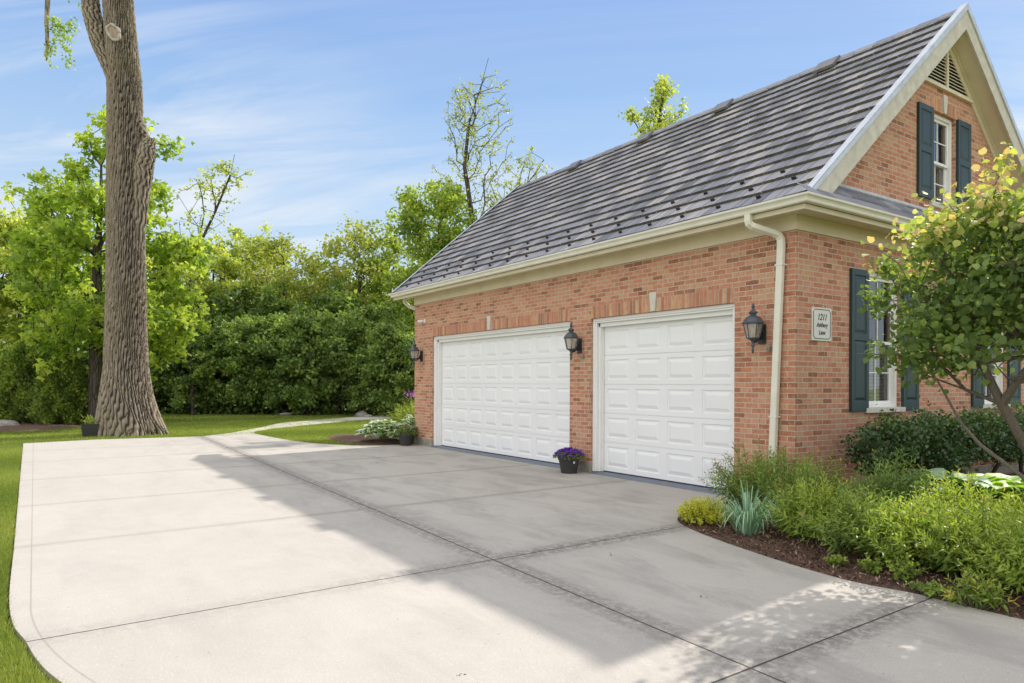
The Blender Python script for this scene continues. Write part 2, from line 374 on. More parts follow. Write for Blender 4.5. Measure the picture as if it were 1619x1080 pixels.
MAT['f_red'] = m_leaf('red_petal', [(0, (0.55, 0.04, 0.03)), (0.7, (0.65, 0.12, 0.06)), (1, (0.75, 0.50, 0.08))], 0.3, (1.2, 1, 1))
def m_varieg():
    m = m_leaf('variegated_leaf', [(0, (0.07, 0.13, 0.04)), (0.55, (0.10, 0.18, 0.05)), (0.6, (0.62, 0.66, 0.46)), (1, (0.7, 0.72, 0.55))], 0.3)
    return m
MAT['l_varieg'] = m_varieg()
def m_bark(name, c1, c2, sc=(9, 9, 1.6), bd=0.03, crack=True):
    m, t, b = newmat(name)
    oc = t.new('ShaderNodeTexCoord').outputs['Object']
    v = t.scale(oc, sc)
    vv = t.new('ShaderNodeTexVoronoi', feature='DISTANCE_TO_EDGE'); vv.inputs['Scale'].default_value = 1.0
    nz = t.new('ShaderNodeTexNoise'); nz.inputs['Scale'].default_value = 1.2; nz.inputs['Detail'].default_value = 4; t.link(v, nz.inputs['Vector'])
    t.link(t.vmath('ADD', v, nz.outputs['Color']), vv.inputs['Vector'])
    e = t.ramp(vv.outputs['Distance'], [(0.0, 0.0), (0.22, 1.0)])
    n = t.noise(v, 5, 5, 0.7)
    col = t.mix(n, c1, c2)
    if crack:
        col = t.mix(t.ramp(e, [(0.0, 0.85), (0.5, 0.0)]), col, tuple(x * 0.28 for x in c1))
    t.link(col, b.inputs['Base Color']); b.inputs['Roughness'].default_value = 0.92
    b.inputs['Specular IOR Level'].default_value = 0.15
    t.link(t.bump(t.math('ADD', e, t.math('MULTIPLY', n, 0.5)), 0.9, bd), b.inputs['Normal']); return m
def m_bigbark():
    m, t, b = newmat('cottonwood_bark')
    a = t.new('ShaderNodeAttribute', attribute_name='tone').outputs['Fac']
    oc = t.new('ShaderNodeTexCoord').outputs['Object']
    n = t.noise(t.scale(oc, (14, 14, 3)), 1.0, 5, 0.75)
    col = t.ramp(n, [(0.3, (0.20, 0.165, 0.125)), (0.55, (0.33, 0.275, 0.21)), (0.75, (0.56, 0.485, 0.385))])
    col = t.mix(t.ramp(a, [(0.15, 0.97), (0.68, 0.0)]), col, (0.036, 0.027, 0.020))
    moss = t.ramp(t.noise(oc, 0.8, 3), [(0.5, 0.0), (0.75, 0.35)])
    col = t.mix(moss, col, (0.25, 0.22, 0.10))
    t.link(col, b.inputs['Base Color']); b.inputs['Roughness'].default_value = 0.93
    b.inputs['Specular IOR Level'].default_value = 0.15
    t.link(t.bump(n, 0.9, 0.03), b.inputs['Normal']); return m
MAT['bigbark'] = m_bigbark()
MAT['bark'] = m_bark('dark_bark', (0.075, 0.06, 0.05), (0.16, 0.135, 0.11))
MAT['bark2'] = m_bark('grey_bark', (0.11, 0.09, 0.07), (0.21, 0.18, 0.14), (30, 30, 8), 0.006, False)
MAT['stem'] = plain('dark_stem', (0.05, 0.036, 0.03), 0.85, 0.3, 30)
MAT['gstem'] = plain('green_stem', (0.12, 0.15, 0.05), 0.7, 0.3, 30)
MAT['scar'] = plain('cut_wood', (0.33, 0.25, 0.18), 0.85, 0.3, 14, bump=0.5, bscale=30)
MAT['callus'] = plain('callus_bark', (0.40, 0.37, 0.33), 0.85, 0.2, 20, bump=0.5, bscale=30)

# ------------------------------------------------------------------ object helpers
def tag(o, label=None, cat=None, group=None, kind=None):
    if label: o['label'] = label
    if cat: o['category'] = cat
    if group: o['group'] = group
    if kind: o['kind'] = kind
    return o

def empty(name, loc=(0, 0, 0), label=None, cat=None, group=None, rz=0):
    o = D.objects.new(name, None); o.empty_display_size = 0.3; COL.objects.link(o)
    o.location = loc; o.rotation_euler = (0, 0, rz); return tag(o, label, cat, group)

def link_mesh(name, me, parent=None, loc=None):
    o = D.objects.new(name, me); COL.objects.link(o)
    if parent: o.parent = parent
    if loc is not None: o.location = loc
    return o

class MB:
    def __init__(s): s.v = []; s.f = []; s.m = []; s.tone = []; s.uv = []; s.smooth = False
    def face(s, pts, mi=0, tone=None, uv=None):
        i = len(s.v); s.v += [tuple(p) for p in pts]; s.f.append(tuple(range(i, i + len(pts)))); s.m.append(mi)
        s.tone.append(tone if tone is not None else 0.5); s.uv.append(uv)
    def add(s, vs, fs, mi=0, tone=0.5):
        i = len(s.v); s.v += [tuple(p) for p in vs]
        for f in fs: s.f.append(tuple(i + k for k in f)); s.m.append(mi); s.tone.append(tone); s.uv.append(None)
    def box(s, x0, y0, z0, x1, y1, z1, mi=0, tone=0.5):
        s.add([(x0, y0, z0), (x1, y0, z0), (x1, y1, z0), (x0, y1, z0), (x0, y0, z1), (x1, y0, z1), (x1, y1, z1), (x0, y1, z1)],
              [(3, 2, 1, 0), (4, 5, 6, 7), (0, 1, 5, 4), (1, 2, 6, 5), (2, 3, 7, 6), (3, 0, 4, 7)], mi, tone)
    def prism(s, poly, fn, d0, d1, mi=0, tone=0.5):
        """poly list of (a,b); fn(a,b,d)->xyz"""
        n = len(poly); vs = [fn(a, b_, d0) for a, b_ in poly] + [fn(a, b_, d1) for a, b_ in poly]
        fs = [tuple(range(n)), tuple(range(2 * n - 1, n - 1, -1))] + [(i, i + n, (i + 1) % n + n, (i + 1) % n) for i in range(n)]
        s.add(vs, fs, mi, tone)
    def tube(s, pts, rs, n=8, mi=0, cap=True, tone=0.5, sq=None):
        pts = [Vector(p) for p in pts]; k = len(pts)
        if not hasattr(rs, '__len__'): rs = [rs] * k
        rings = []; prev = None
        for i, p in enumerate(pts):
            d = (pts[min(i + 1, k - 1)] - pts[max(i - 1, 0)])
            d = d.normalized() if d.length > 1e-9 else Vector((0, 0, 1))
            if prev is None:
                a = d.cross(Vector((0, 0, 1)))
                if a.length < 0.05: a = d.cross(Vector((1, 0, 0)))
                a.normalize()
            else:
                a = (prev - d * prev.dot(d)).normalized()
            prev = a; b_ = d.cross(a)
            rings.append([p + (a * math.cos(2 * PI * j / n) + b_ * math.sin(2 * PI * j / n)) * rs[i] for j in range(n)])
        vs = [q for r in rings for q in r]
        fs = [(i * n + j, i * n + (j + 1) % n, (i + 1) * n + (j + 1) % n, (i + 1) * n + j) for i in range(k - 1) for j in range(n)]
        if cap: fs += [tuple(range(n - 1, -1, -1)), tuple((k - 1) * n + j for j in range(n))]
        s.add(vs, fs, mi, tone)
    def lathe(s, prof, c=(0, 0, 0), n=24, mi=0, rot=0.0, tone=0.5):
        c = Vector(c); k = len(prof)
        vs = [c + Vector((r * math.cos(2 * PI * (j + rot) / n), r * math.sin(2 * PI * (j + rot) / n), z)) for r, z in prof for j in range(n)]
        fs = [(i * n + j, i * n + (j + 1) % n, (i + 1) * n + (j + 1) % n, (i + 1) * n + j) for i in range(k - 1) for j in range(n)]
        fs += [tuple(range(n - 1, -1, -1)), tuple((k - 1) * n + j for j in range(n))]
        s.add(vs, fs, mi, tone)
    def build(s, name, mats, parent=None, smooth=False, bevel=0, usetone=False, loc=None, weld=False):
        me = D.meshes.new(name); me.from_pydata([tuple(v) for v in s.v], [], s.f)
        if not isinstance(mats, (list, tuple)): mats = [mats]
        for m_ in mats: me.materials.append(m_)
        me.polygons.foreach_set('material_index', s.m)
        if usetone:
            at = me.attributes.new('tone', 'FLOAT', 'FACE'); at.data.foreach_set('value', s.tone)
        if any(u is not None for u in s.uv):
            ul = me.uv_layers.new(name='UVMap'); k = 0; flat = []
            for f, u in zip(s.f, s.uv):
                for i in range(len(f)):
                    flat += list(u[i]) if u else [0, 0]
            ul.data.foreach_set('uv', flat)
        if smooth: me.polygons.foreach_set('use_smooth', [True] * len(me.polygons))
        me.update(); o = link_mesh(name, me, parent, loc)
        if weld:
            bm = bmesh.new(); bm.from_mesh(me); bmesh.ops.remove_doubles(bm, verts=bm.verts, dist=1e-5)
            bmesh.ops.recalc_face_normals(bm, faces=bm.faces); bm.to_mesh(me); bm.free()
        if bevel:
            md = o.modifiers.new('bevel', 'BEVEL'); md.width = bevel; md.segments = 2; md.limit_method = 'ANGLE'
        return o

def fast_mesh(name, V, Fc, mats, tone=None, parent=None, smooth=False, loc=None, midx=None):
    """V (n,3), Fc (m,k) same k, tone (m,) per face"""
    me = D.meshes.new(name); m_, k = Fc.shape
    me.vertices.add(len(V)); me.vertices.foreach_set('co', np.ascontiguousarray(V, dtype=np.float32).ravel())
    me.loops.add(m_ * k); me.loops.foreach_set('vertex_index', np.ascontiguousarray(Fc, dtype=np.int32).ravel())
    me.polygons.add(m_); me.polygons.foreach_set('loop_start', np.arange(0, m_ * k, k, dtype=np.int32))
    try: me.polygons.foreach_set('loop_total', np.full(m_, k, dtype=np.int32))
    except Exception: pass
    if smooth: me.polygons.foreach_set('use_smooth', np.ones(m_, dtype=bool))
    me.update(calc_edges=True)
    if not isinstance(mats, (list, tuple)): mats = [mats]
    for q in mats: me.materials.append(q)
    if midx is not None: me.polygons.foreach_set('material_index', midx)
    if tone is not None:
        at = me.attributes.new('tone', 'FLOAT', 'FACE'); at.data.foreach_set('value', np.asarray(tone, dtype=np.float32))
    return link_mesh(name, me, parent, loc)

def clone(o, loc=None, rz=None, sc=None, label=None, parent=None):
    c = o.copy(); COL.objects.link(c)
    if parent: c.parent = parent
    if loc is not None: c.location = loc
    if rz is not None: c.rotation_euler = (0, 0, rz)
    if sc is not None: c.scale = sc if hasattr(sc, '__len__') else (sc, sc, sc)
    if label: c['label'] = label
    for ch in [x for x in D.objects if x.parent == o]: clone(ch, parent=c)
    return c

# leaf templates : verts (x across, y along, z normal), quads
TPL = {
 'quad': (np.array([(0, 0, 0), (.36, .45, .07), (0, 1, -.04), (-.36, .45, .07)]), np.array([(0, 1, 2, 3)])),
 'lance': (np.array([(0, 0, 0), (.13, .4, .05), (0, 1, -.10), (-.13, .4, .05)]), np.array([(0, 1, 2, 3)])),
 'round': (np.array([(0, 0, 0), (.36, .10, .05), (.47, .48, .09), (0, 1.0, -.10), (-.36, .10, .05), (-.47, .48, .09), (.0, .5, 0)]), np.array([(0, 1, 2, 6), (6, 2, 3, 3), (0, 6, 5, 4), (6, 3, 3, 5)])),
 'maple': (np.array([(0, 0, 0), (.22, .2, .03), (.62, .25, -.08), (.28, .55, .05), (0, 1, -.1), (-.28, .55, .05), (-.62, .25, -.08), (-.22, .2, .03)]), np.array([(0, 1, 3, 4), (1, 2, 3, 3), (0, 4, 5, 7), (7, 5, 6, 6)])),
}
def fixtri(f):
    return f
def place_leaves(rng, pos, size, tone, tpl='quad', up=0.6, dirs=None, dirmix=0.5, name='crown', mat=None, parent=None, droop=0.0, smooth=False, loc=None):
    tv, tf = TPL[tpl]; n = len(pos)
    a = rng.normal(size=(n, 3))
    if dirs is not None: a = a / np.linalg.norm(a, axis=1)[:, None] * dirmix + dirs
    a[:, 2] -= droop
    a /= np.linalg.norm(a, axis=1)[:, None] + 1e-9
    nr = rng.normal(size=(n, 3)); nr[:, 2] += up
    nr -= a * (nr * a).sum(1)[:, None]; nr /= np.linalg.norm(nr, axis=1)[:, None] + 1e-9
    b = np.cross(a, nr)
    size = np.asarray(size).reshape(-1, 1, 1) * np.ones((n, 1, 1))
    V = pos[:, None, :] + size * (tv[None, :, 0:1] * b[:, None, :] + tv[None, :, 1:2] * a[:, None, :] + tv[None, :, 2:3] * nr[:, None, :])
    k = len(tv)
    # degenerate quads become triangles split evenly
    q = [f for f in tf if len(set(f)) == 4]; tr = [tuple(dict.fromkeys(f)) for f in tf if len(set(f)) == 3]
    if tr:
        tris = list(tr)
        for f in q: tris += [(f[0], f[1], f[2]), (f[0], f[2], f[3])]
        tf2 = np.array(tris)
    else: tf2 = np.array(q)
    Fc = (np.arange(n)[:, None, None] * k + tf2[None]).reshape(-1, tf2.shape[1])
    T = np.repeat(np.clip(tone, 0, 1), len(tf2))
    return fast_mesh(name, V.reshape(-1, 3), Fc, mat, T, parent, smooth, loc)

def grow(trunk, tips, rtip=0.008, step=0.5, power=2.3, sag=0.0, rng=None, rbase=None, upw=0.35):
    """connects tips to a trunk polyline; returns nodes, parents, radii"""
    nodes = [np.array(p, float) for p in trunk]; par = [-1] + list(range(len(trunk) - 1))
    tk = np.array(trunk, float)
    order = np.argsort([np.min(np.linalg.norm(tk - t, axis=1)) for t in tips])
    arr = np.array(nodes); L = np.concatenate([[0], np.cumsum(np.linalg.norm(np.diff(tk, axis=0), axis=1))]).tolist()
    for ti in order:
        t = np.array(tips[ti], float); arr = np.array(nodes)
        d = np.linalg.norm(arr - t, axis=1)
        cost = d + 0.25 * np.array(L) + upw * np.maximum(0, arr[:, 2] - t[2] + 0.25 * d)*2
        j = int(np.argmin(cost)); p0 = nodes[j]; dist = np.linalg.norm(t - p0)
        if dist < 0.02: continue
        ns = max(1, int(dist / step)); pr = j
        for q in range(1, ns + 1):
            f = q / ns; p = p0 + (t - p0) * f
            p = p + np.array([0, 0, 1]) * (-sag * math.sin(f * PI) * dist)
            if rng is not None and q < ns: p = p + rng.normal(size=3) * 0.07 * dist / ns
            nodes.append(p); par.append(pr); L.append(L[pr] + dist / ns); pr = len(nodes) - 1
    n = len(nodes); acc = np.zeros(n); ch = [[] for _ in range(n)]
    for i in range(n - 1, 0, -1): pass
    for i, p in enumerate(par):
        if p >= 0: ch[p].append(i)
    order2 = sorted(range(n), key=lambda i: -L[i])
    r = np.zeros(n)
    for i in order2:
        s = sum(r[c] ** power for c in ch[i]); r[i] = max(rtip, s ** (1 / power)) if ch[i] else rtip
    if rbase:
        f = rbase / max(r[0], 1e-6); r = np.where(r > rtip * 1.5, r * (1 + (f - 1) * np.clip((r - rtip) / (r[0] - rtip + 1e-9), 0, 1)), r)
    return nodes, par, ch, r

def branch_mesh(nodes, par, ch, r, name, mat, parent, sides=6, minr=0.0):
    mb = MB(); n = len(nodes); started = set()
    stack = [(0, None)]
    while stack:
        i, frm = stack.pop()
        chain = [frm, i] if frm is not None else [i]
        while ch[i]:
            cs = sorted(ch[i], key=lambda c: -r[c])
            for c in cs[1:]: stack.append((c, i))
            i = cs[0]; chain.append(i)
        rr = [r[k] for k in chain]
        if frm is not None: rr[0] = min(rr[0], rr[1] * 1.25)
        if max(rr) < minr: continue
        if len(chain) > 1: mb.tube([nodes[k] for k in chain], rr, sides if max(rr) > 0.02 else 4, cap=False)
    return mb.build(name, mat, parent, smooth=True)

def crown_tips(rng, blobs):
    out = []
    for (c, rr, nb, per, spread, shell) in blobs:
        for _ in range(nb):
            d = rng.normal(size=3); d /= np.linalg.norm(d)
            p = np.array(c) + d * np.array(rr) * (shell + (1 - shell) * rng.random() ** 0.5)
            for _ in range(per): out.append(p + rng.normal(size=3) * spread)
    return np.array(out)

def make_tree(name, seed, trunk, blobs, nleaf, lsize, sig, matl, bark, loc, label, cat, group=None, rtip=0.01, rbase=0.15, tpl='quad', up=0.5, droop=0.0, step=0.6, sag=0.0, topyoung=0.0, barkname='trunk', minr=0.0):
    rng = np.random.default_rng(seed)
    root = empty(name, loc, label, cat, group)
    tips = crown_tips(rng, blobs)
    tips = tips[tips[:, 2] > 0.05]
    nodes, par, ch, r = grow(trunk, tips, rtip, step, rng=rng, rbase=rbase, sag=sag)
    branch_mesh(nodes, par, ch, r, barkname, bark, root, minr=minr)
    k = rng.integers(0, len(tips), nleaf)
    ctone = rng.random(len(tips)) * 0.75 + 0.12
    pos = tips[k] + rng.normal(size=(nleaf, 3)) * np.array(sig)
    tone = ctone[k] + rng.normal(size=nleaf) * 0.18
    if topyoung:
        zt = (pos[:, 2] - pos[:, 2].min()) / (np.ptp(pos[:, 2]) + 1e-6)
        tone = tone * (1 - topyoung) + topyoung * zt + rng.normal(size=nleaf) * 0.05
    sz = lsize * (0.6 + 0.8 * rng.random(nleaf))
    keep = pos[:, 2] > 0.03
    place_leaves(rng, pos[keep], sz[keep], tone[keep], tpl, up, name='crown', mat=matl, parent=root, droop=droop)
    return root
#SPLIT_SETTING
# ------------------------------------------------------------------ ground
def sheet(name, poly, z, mat, thick=0.0, kind='structure', label=None, sub=None, bev=0.0):
    bm = bmesh.new(); vs = [bm.verts.new((x, y, z)) for x, y in poly]
    f = bm.faces.new(vs); bm.normal_update()
    if f.normal.z < 0: f.normal_flip()
    if thick:
        r = bmesh.ops.extrude_face_region(bm, geom=[f]); nv = [g for g in r['geom'] if isinstance(g, bmesh.types.BMVert)]
        for v in nv: v.co.z = z
        for v in vs: v.co.z = z - thick
    bmesh.ops.triangulate(bm, faces=bm.faces[:]); bmesh.ops.recalc_face_normals(bm, faces=bm.faces)
    me = D.meshes.new(name); bm.to_mesh(me); bm.free(); me.materials.append(mat)
    o = link_mesh(name, me); o['kind'] = kind
    if label: o['label'] = label
    return o

def smooth_curve(pts, n=6):
    P = [np.array(p, float) for p in pts]; out = []
    for i in range(len(P) - 1):
        p0 = P[max(i - 1, 0)]; p1 = P[i]; p2 = P[i + 1]; p3 = P[min(i + 2, len(P) - 1)]
        for k in range(n):
            t = k / n
            out.append(tuple(0.5 * ((2 * p1) + (-p0 + p2) * t + (2 * p0 - 5 * p1 + 4 * p2 - p3) * t * t + (-p0 + 3 * p1 - 3 * p2 + p3) * t ** 3)))
    out.append(tuple(P[-1])); return out

g = 600
sheet('lawn', [(-g, -g), (g, -g), (g, g), (-g, g)], -0.035, MAT['lawn'])
left_edge = [(-15.66, -8.06), (-8.0, -8.02)] + smooth_curve([(-2.44, -7.99), (-0.9, -7.985), (-0.15, -7.95), (0.27, -7.88), (0.67, -7.82), (1.07, -7.72), (2.0, -7.42), (3.3, -7.0), (5, -6.75), (9, -6.65)], 5)
bed_edge = smooth_curve([(-0.80, -0.03), (-0.72, -0.8), (-0.55, -1.4), (-0.2, -1.88), (0.16, -2.11), (0.56, -2.26), (1.13, -2.42), (1.74, -2.55), (2.26, -2.60), (2.68, -2.52), (2.91, -2.53), (3.36, -2.52), (5.0, -2.5), (9, -2.45)], 5)
far_edge = smooth_curve([(-16.05, -2.44), (-14.1, -2.36), (-12.54, -2.16), (-11.42, -1.74), (-10.86, -1.15), (-10.62, -0.5), (-10.58, 0.0)], 5)
drive = left_edge + list(reversed(bed_edge)) + [(-0.80, 0.0), (-0.92, 0.24), (-9.7, 0.24), (-9.7, 0.0)] + list(reversed(far_edge)) + [(-17.0, -2.3), (-16.77, -3.08), (-15.86, -3.98), (-16.09, -6.5)]
sheet('driveway', drive, 0.0, MAT['concrete'], 0.10)
pl_ = smooth_curve([(-16.77, -3.08), (-19.3, -1.4), (-21.6, 0.0), (-23.85, 2.94), (-25.28, 5.23), (-26, 8)], 6)
pr_ = smooth_curve([(-17.0, -2.3), (-18.3, -1.35), (-19.55, -0.04), (-21.34, 2.27), (-22.6, 4.08), (-23.0, 8)], 6)
sheet('path', pl_ + list(reversed(pr_)), -0.004, MAT['pathc'], 0.08)
# mulch beds
bedp = bed_edge + [(9, 9), (0.0, 9), (0.0, 0.0)]
le = [(x, y) for x, y in left_edge if x < 5]
sheet('soil_edge', le + [(x, y - .045 - .015 * math.sin(x * 7) * math.sin(x * 2.3)) for x, y in reversed(le)], -0.028, MAT['soil'])
def bumpy_bed(name, poly, z, amp, res=0.06, seed=1, box=None):
    """mulch bed: fine grid clipped to the outline, uneven like raked bark"""
    from mathutils.geometry import intersect_point_quad_2d
    px = np.array([p[0] for p in poly]); py = np.array([p[1] for p in poly])
    x0, x1, y0, y1 = box or (px.min(), px.max(), py.min(), py.max())
    nx = int((x1 - x0) / res) + 1; ny = int((y1 - y0) / res) + 1
    gx, gy = np.meshgrid(np.linspace(x0, x1, nx), np.linspace(y0, y1, ny), indexing='ij')
    ins = np.zeros(gx.shape, bool); j = len(px) - 1
    for i in range(len(px)):
        c = ((py[i] > gy) != (py[j] > gy)) & (gx < (px[j] - px[i]) * (gy - py[i]) / (py[j] - py[i] + 1e-12) + px[i])
        ins ^= c; j = i
    rng = np.random.default_rng(seed)
    dmin = np.full(gx.shape, 9.0)
    for i in range(len(px)):
        k = (i + 1) % len(px); ax, ay, bx, by = px[i], py[i], px[k], py[k]
        L2 = (bx - ax) ** 2 + (by - ay) ** 2 + 1e-9
        t = np.clip(((gx - ax) * (bx - ax) + (gy - ay) * (by - ay)) / L2, 0, 1)
        dmin = np.minimum(dmin, np.hypot(gx - ax - t * (bx - ax), gy - ay - t * (by - ay)))
    h = z + 0.05 * np.clip(dmin / 0.4, 0, 1) + rng.random(gx.shape) * amp
    h = np.where(ins, h, -0.05)
    idx = np.arange(nx * ny).reshape(nx, ny)
    q = np.stack([idx[:-1, :-1], idx[1:, :-1], idx[1:, 1:], idx[:-1, 1:]], -1).reshape(-1, 4)
    near = (ins[:-1, :-1] | ins[1:, :-1] | ins[1:, 1:] | ins[:-1, 1:]).reshape(-1)
    V = np.stack([gx, gy, h], -1).reshape(-1, 3)
    o = fast_mesh(name, V, q[near], MAT['mulch']); o['kind'] = 'structure'; return o
bumpy_bed('mulch_bed', bedp, -0.02, 0.022, 0.05, 1, (-0.85, 6.5, -2.65, 8))
bumpy_bed('mulch_bed', smooth_curve([(-14.6, -0.5), (-14.0, -1.05), (-12.9, -1.25), (-11.6, -1.35), (-11.0, -0.9), (-10.75, -0.2), (-10.7, 2.5), (-12.5, 2.6), (-13.2, 0.9), (-14.6, -0.5)], 5), -0.02, 0.03, 0.08, 2)
bumpy_bed('mulch_bed', smooth_curve([(-21.2, -7.3), (-21.0, -8.3), (-22.0, -10.5), (-26, -11.5), (-29, -9), (-27, -6.5), (-23.5, -6.3), (-21.2, -7.3)], 5), -0.03, 0.04, 0.1, 3)

def chips():
    rng = np.random.default_rng(5); n = 15000
    X = rng.uniform(-0.7, 4.2, n); Y = rng.uniform(-2.6, -0.9, n)
    bx = np.array([p[0] for p in bed_edge]); by = np.array([p[1] for p in bed_edge])
    keep = Y > np.interp(X, bx, by) + 0.02; X, Y = X[keep], Y[keep]; n = len(X)
    dd = np.clip((Y - np.interp(X, bx, by)) / 0.4, 0, 1)
    pos = np.stack([X, Y, -0.005 + 0.05 * dd + rng.random(n) * 0.02], -1)
    o = place_leaves(rng, pos, rng.uniform(0.015, 0.06, n), rng.random(n) ** 1.3, 'lance', 2.2, name='mulch_chips', mat=MAT['chip'])
    tag(o, 'loose brown bark chips scattered over the mulch bed', 'mulch', kind='stuff')
chips()

def project(P):
    d = P - CP; z = d @ F
    return 809.5 + 1113 * (d @ R) / z, 604.5 - 1113 * (d @ U) / z, z
def grass():
    rng = np.random.default_rng(11); parts = []
    def region(n, x0, x1, y0, y1, cond, h, wd):
        X = rng.uniform(x0, x1, n); Y = rng.uniform(y0, y1, n); P = np.stack([X, Y, np.full(n, -0.035)], -1)
        u, v, z = project(P); k = cond(X, Y) & (z > 0.5) & (u > -160) & (u < 1760) & (v < 1240)
        P = P[k]; m = len(P); hh = h * rng.uniform(0.6, 1.25, m); lean = rng.normal(size=(m, 2)) * 0.35
        ang = rng.uniform(0, 2 * PI, m); w_ = wd * rng.uniform(0.7, 1.3, m)
        a = np.stack([np.cos(ang) * w_, np.sin(ang) * w_, np.zeros(m)], -1)
        tip = P + np.stack([lean[:, 0] * hh, lean[:, 1] * hh, hh], -1)
        parts.append((np.stack([P - a, P + a, tip], 1), rng.random(m) * 0.7 + 0.3 * (np.sin(P[:, 0] * 1.3) * 0.5 + 0.5)))
    lx = np.array([p[0] for p in left_edge]); ly = np.array([p[1] for p in left_edge])
    near = lambda X, Y: Y < np.interp(X, lx, ly) - 0.012 - .03 * rng.random(len(X)) ** 2
    region(520000, -4.5, 4.5, -9.3, -6.9, near, 0.055, 0.0032)
    region(140000, -9.5, -4.5, -9.4, -7.9, near, 0.055, 0.005)
    region(70000, -15.66, -9.5, -9.6, -7.9, near, 0.055, 0.007)
    from mathutils import Vector as V_
    far = lambda X, Y: (X < -15.9 - 0.15 * np.clip((-4 - Y), 0, 1)) & ~((Y > np.interp(X, *[np.array(q)[::-1] for q in zip(*pr_)]) - 0) & (Y < np.interp(X, *[np.array(q)[::-1] for q in zip(*pl_)]))) 
    region(110000, -24, -15.9, -11, 3, far, 0.05, 0.008)
    region(60000, -32, -24, -12, 9, far, 0.05, 0.011)
    fx = np.array([p[0] for p in far_edge]); fy = np.array([p[1] for p in far_edge])
    region(60000, -18.5, -10.8, -2.45, 3.0, lambda X, Y: (Y > np.interp(X, fx, fy)) & (Y < 99) & (X > np.interp(Y, [p[1] for p in pr_], [p[0] for p in pr_])) & ~((X > -14.0) & (Y > -1.1)), 0.05, 0.009)
    V = np.concatenate([p[0] for p in parts]).reshape(-1, 3); T = np.concatenate([p[1] for p in parts])
    Fc = np.arange(len(V)).reshape(-1, 3)
    o = fast_mesh('grass_blades', V, Fc, MAT['l_grass'], T)
    tag(o, 'short mown green lawn grass around the concrete driveway', 'grass', kind='stuff')
grass()
#SPLIT_HOUSE
# ------------------------------------------------------------------ house
HX0, HX1, HD, HB = -10.605, 0.0, 7.66, 3.455
RY, RZ, SL = 3.845, 7.268, 0.862
VOFF = 0.0103
house = empty('brick_garage', (0, 0, 0), 'red brick garage wing with steep tiled gable roof and two white garage doors', 'garage')

def wall(name, fn, u0, u1, v0, v1, holes, depth, uoff=0.0):
    """sheet in (u,v) with rectangular holes and reveals going inward by depth. fn(u,v,d)"""
    us = sorted({u0, u1, *[h[0] for h in holes], *[h[2] for h in holes]}); vs = sorted({v0, v1, *[h[1] for h in holes], *[h[3] for h in holes]})
    mb = MB()
    for a, b_ in zip(us[:-1], us[1:]):
        for c, d in zip(vs[:-1], vs[1:]):
            cu, cv = (a + b_) / 2, (c + d) / 2
            if any(h[0] < cu < h[2] and h[1] < cv < h[3] for h in holes): continue
            mb.face([fn(a, c, 0), fn(b_, c, 0), fn(b_, d, 0), fn(a, d, 0)], uv=[(a + uoff, c + VOFF), (b_ + uoff, c + VOFF), (b_ + uoff, d + VOFF), (a + uoff, d + VOFF)])
    for (a, c, b_, d) in holes:
        for (p, q, r_, s_, uvf) in (((a, c), (a, d), 0, 1, 0), ((b_, c), (b_, d), 0, 1, 0)):
            mb.face([fn(*p, 0), fn(*q, 0), fn(*q, depth), fn(*p, depth)], uv=[(0.1, p[1] + VOFF), (0.1, q[1] + VOFF), (0.1 + depth, q[1] + VOFF), (0.1 + depth, p[1] + VOFF)])
        for (p, q) in (((a, d), (b_, d)), ((a, c), (b_, c))):
            if p[1] < .2: continue
            mb.face([fn(*p, 0), fn(*q, 0), fn(*q, depth), fn(*p, depth)], uv=[(p[0], 0.01), (q[0], 0.01), (q[0], 0.01 + depth), (p[0], 0.01 + depth)])
    return mb
D1 = (-9.673, 0.0, -4.46, 2.63); D2 = (-3.897, 0.0, -0.92, 2.63)
ff = lambda u, v, d: (u, d, v)
mb = wall('w', ff, HX0, HX1, 0.174, HB + 0.3, [(D1[0], 0.174, D1[2], D1[3]), (D2[0], 0.174, D2[2], D2[3])], 0.34, uoff=0.0)
mb.build('front_wall', MAT['brick'], house)
# gable wall with window holes, lower storey + triangular upper part
W1 = (1.625, 1.20, 2.543, 3.10); W2 = (5.15, 1.20, 6.085, 3.10); W3 = (3.42, 4.30, 4.19, 5.72)
fg = lambda u, v, d: (-d, u, v)
mb = wall('w', fg, 0.0, HD, 0.174, 3.80, [W1, W2], 0.16, uoff=0.05)
zr = lambda y: RZ - SL * abs(y - RY)
def up(mb, y0, y1, z0, z1f):
    mb.face([fg(y0, z0, 0), fg(y1, z0, 0), fg(y1, z1f(y1), 0), fg(y0, z1f(y0), 0)], uv=[(y0 + .05, z0 + VOFF), (y1 + .05, z0 + VOFF), (y1 + .05, z1f(y1) + VOFF), (y0 + .05, z1f(y0) + VOFF)])
top = lambda y: zr(y) - 0.12
for a, b_ in ((0.0, 3.42), (4.19, HD)): up(mb, a, b_, 3.80, top)
up(mb, 3.42, RY, 5.72, top); up(mb, RY, 4.19, 5.72, top); up(mb, 3.42, 4.19, 3.80, lambda y: 4.30)
(a, c, b_, d) = W3
for p, q in (((a, c), (a, d)), ((b_, c), (b_, d))):
    mb.face([fg(*p, 0), fg(*q, 0), fg(*q, .16), fg(*p, .16)], uv=[(0.1, p[1] + VOFF), (0.1, q[1] + VOFF), (0.26, q[1] + VOFF), (0.26, p[1] + VOFF)])
for p, q in (((a, d), (b_, d)), ((a, c), (b_, c))):
    mb.face([fg(*p, 0), fg(*q, 0), fg(*q, .16), fg(*p, .16)], uv=[(p[0], 0.01), (q[0], 0.01), (q[0], 0.17), (p[0], 0.17)])
mb.build('gable_wall', MAT['brick'], house)
